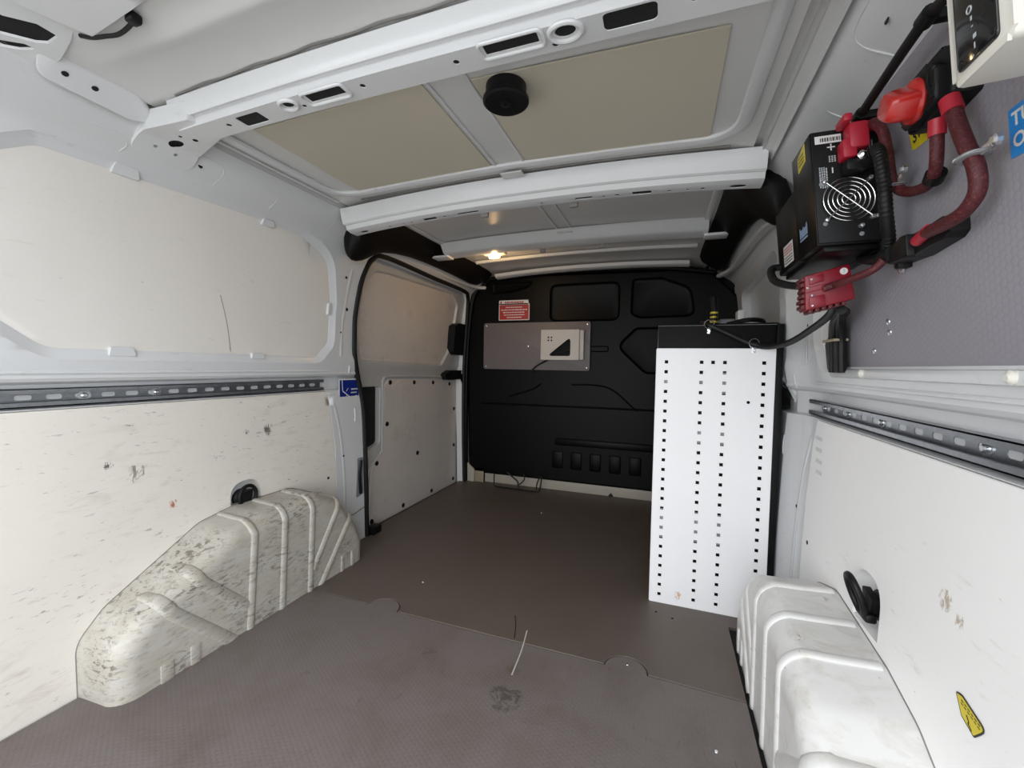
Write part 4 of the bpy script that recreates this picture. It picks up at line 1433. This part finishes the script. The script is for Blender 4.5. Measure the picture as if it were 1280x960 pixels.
# big red battery connector under the inverter
bc_ = empty('battery_connector', 'dark red plastic battery connector block below the inverter', 'connector', (.755, 1.02, .93))
fx = lambda x, z, y: Vector((x, y, z))
bm = B()
prism(bm, rpoly([(.716, .921), (.797, .942), (.785, 1.010), (.712, .990)], .003, 2), 1.045, 1.0, fx, .002)
ob('housing', bm, 'red_plastic', bc_)
bm = B()
prism(bm, rpoly([(.7135, .955), (.790, .975), (.7885, .985), (.7130, .965)], .001, 2), 1.0, .9975, fx, .0005)
prism(bm, rpoly([(.722, .926), (.748, .932), (.746, .952), (.720, .946)], .001, 2), 1.0, .9965, fx, .0005)
prism(bm, rpoly([(.720, .972), (.744, .979), (.742, .993), (.718, .987)], .001, 2), 1.0, .9965, fx, .0005)
ob('housing_ridge', bm, 'red_plastic', bc_)
bm = B()
for i in range(6):
    z = .925 + i * .011
    box(bm, (.708 + random.uniform(-.002, .002), 1.004, z), (.718, 1.040, z + .008), .002)
for i in range(6):
    x = .722 + i * .011
    box(bm, (x, 1.004, .916 + i * .003), (x + .008, 1.040, .926 + i * .003), .002)
ob('contact_teeth', bm, mat('dark_worn_red', (0.10, 0.012, 0.014), 0.6, var=.3), bc_)
for x, z in ((.722, .982), (.724, .950), (.726, .930), (.716, .965)):
    bm = B()
    lathe(bm, (x, .9965, z), (0, -1, 0), [(.0022, 0), (.002, .001)], 10)
    ob('rivet', bm, 'zinc', bc_)
bm = B()
lathe(bm, (.776, 1.0, .996), (0, -1, 0), [(.0065, 0), (.0065, .0006)], 24)
wd = ob('white_sticker', bm, 'sign_white', bc_)
bm = B()
quad(bm, .7755, .992, .777, 1.000, lambda u, v: Vector((u, .9990, v)))
ob('print', bm, 'grey_ink', wd)

# isolator switch
sw = empty('isolator_switch', 'black battery isolator with a big red turn knob', 'switch', (.80, .70, 1.11))
bm = B()
prism(bm, rpoly([(.694, 1.150), (.765, 1.143), (.800, 1.150), (.800, 1.188), (.772, 1.216), (.705, 1.216), (.684, 1.196)], .006, 3), 0, .030, lambda u, v, h: bp(u, v, h), .005)
prism(bm, rpoly([(.705, 1.150), (.775, 1.146), (.788, 1.160), (.782, 1.188), (.760, 1.204), (.715, 1.204), (.700, 1.190)], .006, 3), .028, .042, lambda u, v, h: bp(u, v, h), .005)
ob('switch_body', bm, 'black', sw)
bm = B()
tube(bm, [bp(.708, 1.155, .041), bp(.715, 1.175, .043), bp(.716, 1.200, .041)], .0022, 8)
ob('body_rib', bm, 'black', sw)
kc = bp(.747, 1.173, .040)
bm = B()
lathe(bm, kc, NB, [(.027, 0), (.0285, .004), (.027, .008), (.022, .011), (.012, .012)], 36)
ob('knob_collar', bm, 'knob_red', sw)
bm = B()
kf = lambda a, b, h: kc + Vector((0, a, b)) + NB * h
rows = []
for h, k in ((.006, 1.0), (.016, .98), (.028, .90), (.034, .84), (.037, .74), (.038, .60)):
    rows.append([bm.verts.new(kf((a * .77 - b * .64) * k, (a * .64 + b * .77) * k, h)) for a, b in rrect(-.026, -.019, .026, .019, .013, 6)])
for A, C in zip(rows, rows[1:]):
    for q in range(len(A)):
        bm.faces.new((A[q], A[(q + 1) % len(A)], C[(q + 1) % len(A)], C[q]))
bm.faces.new(rows[-1])
ob('knob_grip', bm, 'knob_red', sw)
for y, z in ((.708, 1.168), (.782, 1.180)):
    bm = B()
    lathe(bm, bp(y, z, .0415), NB, [(.004, 0), (.004, .001), (.003, .0015), (.003, -.001)], 14)
    ob('screw_recess', bm, 'cavity', sw)
e = empty('switch_label', 'yellow label with black lettering half hidden under the isolator switch', 'sign', bp(.82, 1.16, .002))
bm = B()
prism(bm, [(.862, 1.205), (.852, 1.150), (.842, 1.148), (.755, 1.145), (.755, 1.205)], 0, .0008, lambda u, v, h: bp(u, v, h))
ob('label_plate', bm, 'sign_yellow', e)
bm = B()
text(bm, 'SWITCH', .024, lambda u, v: bp(.847 - u * .95 , 1.158 + v * .95 + u * .10, .0012))
ob('lettering', bm, 'ink', e)

# control box
cb = empty('control_panel', 'cream plastic remote control box with a black touch panel at the upper right corner', 'control box', (.74, .42, 1.07))
bm = B()
def cbx(u, v, h):
    k = (.105 - h) / .105
    return bp(.548 - u - .003 * k, 1.076 + v + .004 * k, h)
prism(bm, rrect(0, 0, .078, .150, .008, 5), .0, .105, cbx, .006)
ob('housing', bm, 'white_plastic', cb)
bm = B()
prism(bm, rrect(.012, .010, .064, .140, .005, 4), .1045, .1070, cbx, .001)
pn = ob('touch_panel', bm, 'gloss', cb)
sy = lambda a, b: cbx(a, b, .1074)
tri_ = [(.0340, .0445, .0365, .0485), (.0345, .0385, .0370, .0395), (.0360, .0270, .0405, .0310), (.0365, .0180, .0385, .0235), (.0340, .0120, .0360, .0140)]
for q in tri_:
    bm = B()
    quad(bm, *q, sy)
    ob('panel_symbol', bm, 'grey_ink', pn)
bm = B()
tube(bm, [cbx(.033 + .0030 * math.cos(a), .0555 + .0030 * math.sin(a), .1073) for a in [2 * PI * i / 16 for i in range(16)]], .0006, 5, 0, closed=True)
ob('panel_symbol', bm, 'grey_ink', pn)
for (u, v) in ((.017, .017), (.017, .133), (.059, .017), (.059, .133)):
    bm = B()
    lathe(bm, cbx(u, v, .1066), NB, [(.003, 0), (.0026, .0010), (.001, .0012)], 12)
    ob('panel_screw', bm, 'black', pn)

# light blue sign
e = empty('turn_off_sign', 'light blue sign with white lettering at the right edge of the grey board', 'sign', bp(.60, 1.07, .001))
bm = B()
prism(bm, rrect(.42, 1.046, .658, 1.101, .003, 2), 0, .001, lambda u, v, h: bp(u, v, h))
ob('sign_plate', bm, 'sign_light_blue', e)
bm = B()
text(bm, 'TURN', .022, lambda u, v: bp(.653 - u, 1.080 + v, .0014))
text(bm, 'OFF', .022, lambda u, v: bp(.653 - u, 1.056 + v, .0014))
ob('lettering', bm, 'sign_white', e)

# inline fuse holder
fu = empty('fuse_holder', 'black inline fuse holder at the end of the long red cable', 'fuse holder', bp(.80, .99, .02))
bm = B()
def fm(u, v, h):                     # u along the holder, v up, h out
    return bp(.880 - u, .990 + v + .07 * u, h)
prism(bm, rpoly([(0, -.011), (.05, -.016), (.062, -.016), (.062, .018), (.05, .018), (0, .013)], .003, 2), 0, .032, fm, .004)
prism(bm, rpoly([(.058, -.018), (.135, -.016), (.147, -.010), (.147, .009), (.135, .014), (.058, .019)], .004, 3), 0, .022, fm, .005)
ob('holder_body', bm, 'black', fu)
bm = B()
tube(bm, [fm(.080, .000, .026), fm(.105, .001, .029), fm(.122, .002, .030)], .0080, 12)
ob('red_sleeve', bm, 'red_cap', fu)
bm = B()
lathe(bm, bp(.90, .975, .002), NB, [(.008, 0), (.008, .004), (.004, .006)], 6)
ob('clamp_bolt', bm, 'zinc', label='small bright bolt just below the black fuse holder', cat='bolt')

# cables
def cable(name, pts, r, mm, lab, cat='cable', caps=(), n=12, rings=0.0, sub=8):
    rt = empty(name, lab, cat, pts[0])
    bm = B()
    tube(bm, pts, r, n, sub, rings=rings)
    ob('cable_run', bm, mm, rt)
    for a, b, rr, m2 in caps:
        bm = B()
        tube(bm, [a, b], rr, 14, 0)
        ob('end_sleeve', bm, m2, rt)
    return rt
cA = [onend(.020, 1.226, .905), bp(.895, 1.222, .030), bp(.868, 1.195, .030), bp(.857, 1.155, .030), bp(.858, 1.110, .026), bp(.845, 1.088, .022), bp(.815, 1.074, .020), bp(.775, 1.067, .022), bp(.748, 1.074, .026), bp(.732, 1.092, .030), bp(.728, 1.125, .030)]
cable('red_cable', cA, .0075, 'red_cable', 'dark red cable looping from the inverter to the isolator switch',
      caps=[(onend(.034, 1.228, .918), onend(.016, 1.224, .904),   .0095, 'red_cap'), (bp(.729, 1.115, .030), bp(.726, 1.135, .030), .0095, 'red_cap')])
cB = [bp(.697, 1.140, .030), bp(.688, 1.110, .030), bp(.675, 1.075, .030), bp(.665, 1.045, .028), bp(.669, 1.018, .026), bp(.688, 1.002, .028), bp(.715, .997, .030), bp(.765, .998, .030)]
cable('red_cable', cB, .0085, 'red_cable', 'dark red cable hanging from the isolator switch down to the fuse holder',
      caps=[(bp(.700, 1.146, .030), bp(.694, 1.126, .030), .0105, 'red_cap')])
cC = [onend(.046, 1.166, .890), onend(.030, 1.170, .880), bp(.865, 1.165, .040), bp(.845, 1.145, .045), bp(.838, 1.10, .045), bp(.845, 1.055, .042), bp(.872, 1.015, .030), bp(.905, 1.000, .024), bp(.955, 1.005, .020), bp(1.01, 1.02, .018)]
cable('black_conduit', cC, .0085, 'rubber', 'black corrugated conduit from the inverter terminal round its lower edge', rings=.14, sub=14)
cD = [bp(.885, 1.000, .030), bp(.890, .985, .035), bp(.905, .972, .050), bp(.945, .964, .075), Vector((.758, .985, .968)), Vector((.742, .992, .962))]
cable('thin_red_cable', cD, .0065, 'red_cable', 'thin red cable that runs across the red battery connector')
cE = [(.800, .700, 1.318), (.797, .760, 1.312), (.795, .85, 1.314), (.793, .985, 1.306), (.785, .985, 1.275), (.772, .945, 1.245)]
CABTOP = [bp(.62, 1.240, .040), bp(.67, 1.253, .040), bp(.710, 1.260, .040), bp(.758, 1.259, .040), bp(.815, 1.255, .040), bp(.868, 1.251, .040), bp(.914, 1.247, .040), bp(.950, 1.243, .040)]
cable('black_cable', CABTOP, .0070, 'rubber', 'black cable along the top edge of the grey board')
for (y, z, lab) in ((.712, 1.260, 'black cable clip beside the cream control box'), (.915, 1.247, 'black cable clip on the cable just above the inverter')):
    bm = B()
    tube(bm, [bp(y - .010, z, .040), bp(y + .010, z, .040)], .0105, 14, 0)
    bbox(bm, y - .007, y + .007, z - .008, z + .006, .0, .036, .003)
    ob('cable_clip', bm, 'black', label=lab, cat='clip', group='black clips on the top cable')
cable('inverter_lead', [bp(1.19, 1.05, .100), Vector((.690, 1.185, 1.045)), Vector((.692, 1.165, 1.015)), Vector((.712, 1.13, .996)), Vector((.738, 1.09, .985)), Vector((.75, 1.04, .975))], .0085, 'rubber', 'short thick black lead from the inverter to the red connector')
cable('cabinet_feed_cable', [Vector((.775, 1.03, .935)), Vector((.790, 1.12, .922)), Vector((.795, 1.25, .905)), Vector((.780, 1.38, .880)), Vector((.745, 1.475, .872)), Vector((.700, 1.505, .885)), Vector((.64, 1.510, .915)), Vector((.585, 1.515, .944)), Vector((.565, 1.56, .955))], .0085, 'rubber', 'black cable drooping from the red connector to the cabinet top')
for (x, y, z, lab) in ((.713, 1.502, .884, 'silver cable clip above the perforated panel'), (.584, 1.512, .946, 'silver cable clip at the upper edge of the cabinet board')):
    bm = B()
    tube(bm, [Vector((x + .014 * math.cos(a), y - .002, z + .014 * math.sin(a))) for a in [2 * PI * i / 18 for i in range(18)]], .003, 8, 0, closed=True, flat=(.002, .006), up=(0, 1, 0))
    box(bm, (x - .005, y, z - .030), (x + .005, y + .006, z - .010), .001)
    lathe(bm, (x, y - .001, z - .022), (0, -1, 0), [(.005, 0), (.004, .003)], 10)
    ob('p_clip', bm, 'zinc', label=lab, cat='clip', group='silver cable clips')
def pclip(c, t, r, ear, lab):
    rt = empty('p_clip', lab, 'clip', c, 'silver cable clips')
    t = Vector(t).normalized()
    a = t.cross(Vector((1, 0, .1))).normalized()
    b = t.cross(a)
    bm = B()
    tube(bm, [c + a * (r * math.cos(q)) + b * (r * math.sin(q)) for q in [2 * PI * i / 20 for i in range(20)]], .004, 8, 0, closed=True, flat=(.0055, .003), up=lambda p: t)
    ob('rubber_lining', bm, 'flange_grey', rt)
    bm = B()
    tube(bm, [c + a * ((r + .003) * math.cos(q)) + b * ((r + .003) * math.sin(q)) for q in [2 * PI * i / 20 for i in range(20)]], .002, 8, 0, closed=True, flat=(.004, .0012), up=lambda p: t)
    d = Vector(ear)
    tube(bm, [c + d.normalized() * (r + .002), c + d * .6, c + d], .003, 8, 0, flat=(.006, .0015), up=NB)
    lathe(bm, c + d, NB, [(.007, -.002), (.007, .003), (.004, .005)], 10)
    ob('steel_strap', bm, 'zinc', rt)
pclip(bp(.855, 1.100, .024), (0, -.2, 1), .0090, (0, -.026, .014), 'silver clip on the red cable beside the fan grille')
pclip(bp(.668, 1.058, .029), (0, .15, 1), .0100, (.004, -.032, .004), 'larger silver clip around the long red cable left of the blue sign')
bm = B()
tube(bm, [bp(.765, 1.070, .020), bp(.752, 1.075, .022)], .0118, 14, 0)
ob('cable_tie', bm, 'black', label='black tie around the bottom of the red cable loop', cat='tie')
bm = B()
tube(bm, [bp(.895, .998, .026), bp(.868, .996, .026)], .013, 14, 0)
bbox(bm, .872, .888, .972, 1.0, 0, .02, .003)
ob('conduit_clamp', bm, 'black', label='black clamp joining conduit and thin red cable beside the fuse holder', cat='clamp')
# hanging bundle of black leads
hb = empty('cable_bundle', 'bundle of black leads hanging below the red connector', 'cables', (.815, 1.19, .80))
for i, (dy, o_) in enumerate(((0, .018), (.022, .022), (.043, .020), (.064, .014))):
    bm = B()
    tube(bm, [Vector((.785 + .006 * i, 1.03 + .012 * i, .925)), bp(1.10 + dy * .6, .912, o_ + .01), bp(1.132 + dy, .880, o_), bp(1.140 + dy, .84, o_), bp(1.146 + dy, .799, o_)], .0095, 10)
    ob('lead', bm, 'rubber', hb)
bm = B()
bbox(bm, 1.128, 1.205, .868, .874, .006, .034, .002)
ob('bundle_tie', bm, 'tape', hb)
bm = B()
prism(bm, rpoly([(1.175, .800), (1.245, .802), (1.245, .87), (1.20, .895)], .008, 3), .002, .016, lambda u, v, h: bp(u, v, h), .003)
ob('tape_wrap', bm, 'rubber', hb)

# ------------------------------------------------------------------ stickers on the side walls
e = empty('blue_sticker', 'dark blue pictogram sticker on the left door pillar', 'sign', FL(1.50, .68, -.001))
fst = lambda u, v, h=0: FL(u, v, h) if False else Vector((-.8545 - h + .0, u, v))
bm = B()
prism(bm, rrect(1.435, .634, 1.560, .733, .002, 2), .0, -.0012, lambda u, v, h: Vector((-.853 - h, u, v)))
ob('sticker_edge', bm, 'sign_white', e)
bm = B()
prism(bm, rrect(1.440, .638, 1.556, .727, .002, 2), -.0012, -.0016, lambda u, v, h: Vector((-.853 - h, u, v)))
ob('blue_field', bm, 'sign_blue', e)
bm = B()
fq = lambda u, v: Vector((-.8510, u, v))
def stroke(bm, a, b, w, f):
    a, b = Vector(a), Vector(b)
    t = (b - a).normalized()
    n = Vector((-t.y, t.x)) * w / 2
    bm.faces.new([bm.verts.new(f(*(p))) for p in (a + n, b + n, b - n, a - n)])
stroke(bm, (1.453, .727), (1.456, .680), .005, fq)
stroke(bm, (1.456, .680), (1.523, .638), .005, fq)
stroke(bm, (1.480, .664), (1.478, .652), .003, fq)
stroke(bm, (1.478, .678), (1.490, .692), .003, fq)
lines(bm, 1.508, 1.550, (.683,), .006, fq)
lines(bm, 1.506, 1.545, (.668,), .006, fq)
stroke(bm, (1.528, .650), (1.543, .658), .003, fq)
ob('pictogram', bm, 'sign_white', e)

e = empty('voltage_sticker', 'yellow warning sticker with black print low on the right wall', 'sign', (.838, .70, .355))
syf = lambda u, v, h=0: FRW(u, v, -.0012 - h)
pts = rpoly([(.734, .368), (.724, .3735), (.714, .373), (.672, .366), (.677, .354), (.692, .342), (.708, .344)], .004, 3)
bm = B()
pts = rpoly([(.730, .371), (.716, .374), (.668, .362), (.688, .338), (.714, .347)], [.004, .004, .008, .004, .004], 4)
prism(bm, pts, 0, .0005, syf)
ob('sticker_border', bm, 'ink', e)
bm = B()
prism(bm, inset(pts, .0022), .0005, .0008, syf)
ob('sticker_field', bm, 'sign_yellow', e)
bm = B()
f2 = lambda u, v: syf(u, v, .0011)
stroke(bm, (.704, .356), (.698, .350), .0022, f2)
stroke(bm, (.698, .350), (.700, .3475), .0020, f2)
stroke(bm, (.700, .3475), (.692, .3435), .0022, f2)
for k in range(2):
    a = Vector((.716, .3675 - k * .004))
    for j in range(6):
        q = a + Vector((-.0065, -.0012)) * j
        stroke(bm, q, q + Vector((-.0045, -.0009)), .0016, f2)
ob('print', bm, 'ink', e)
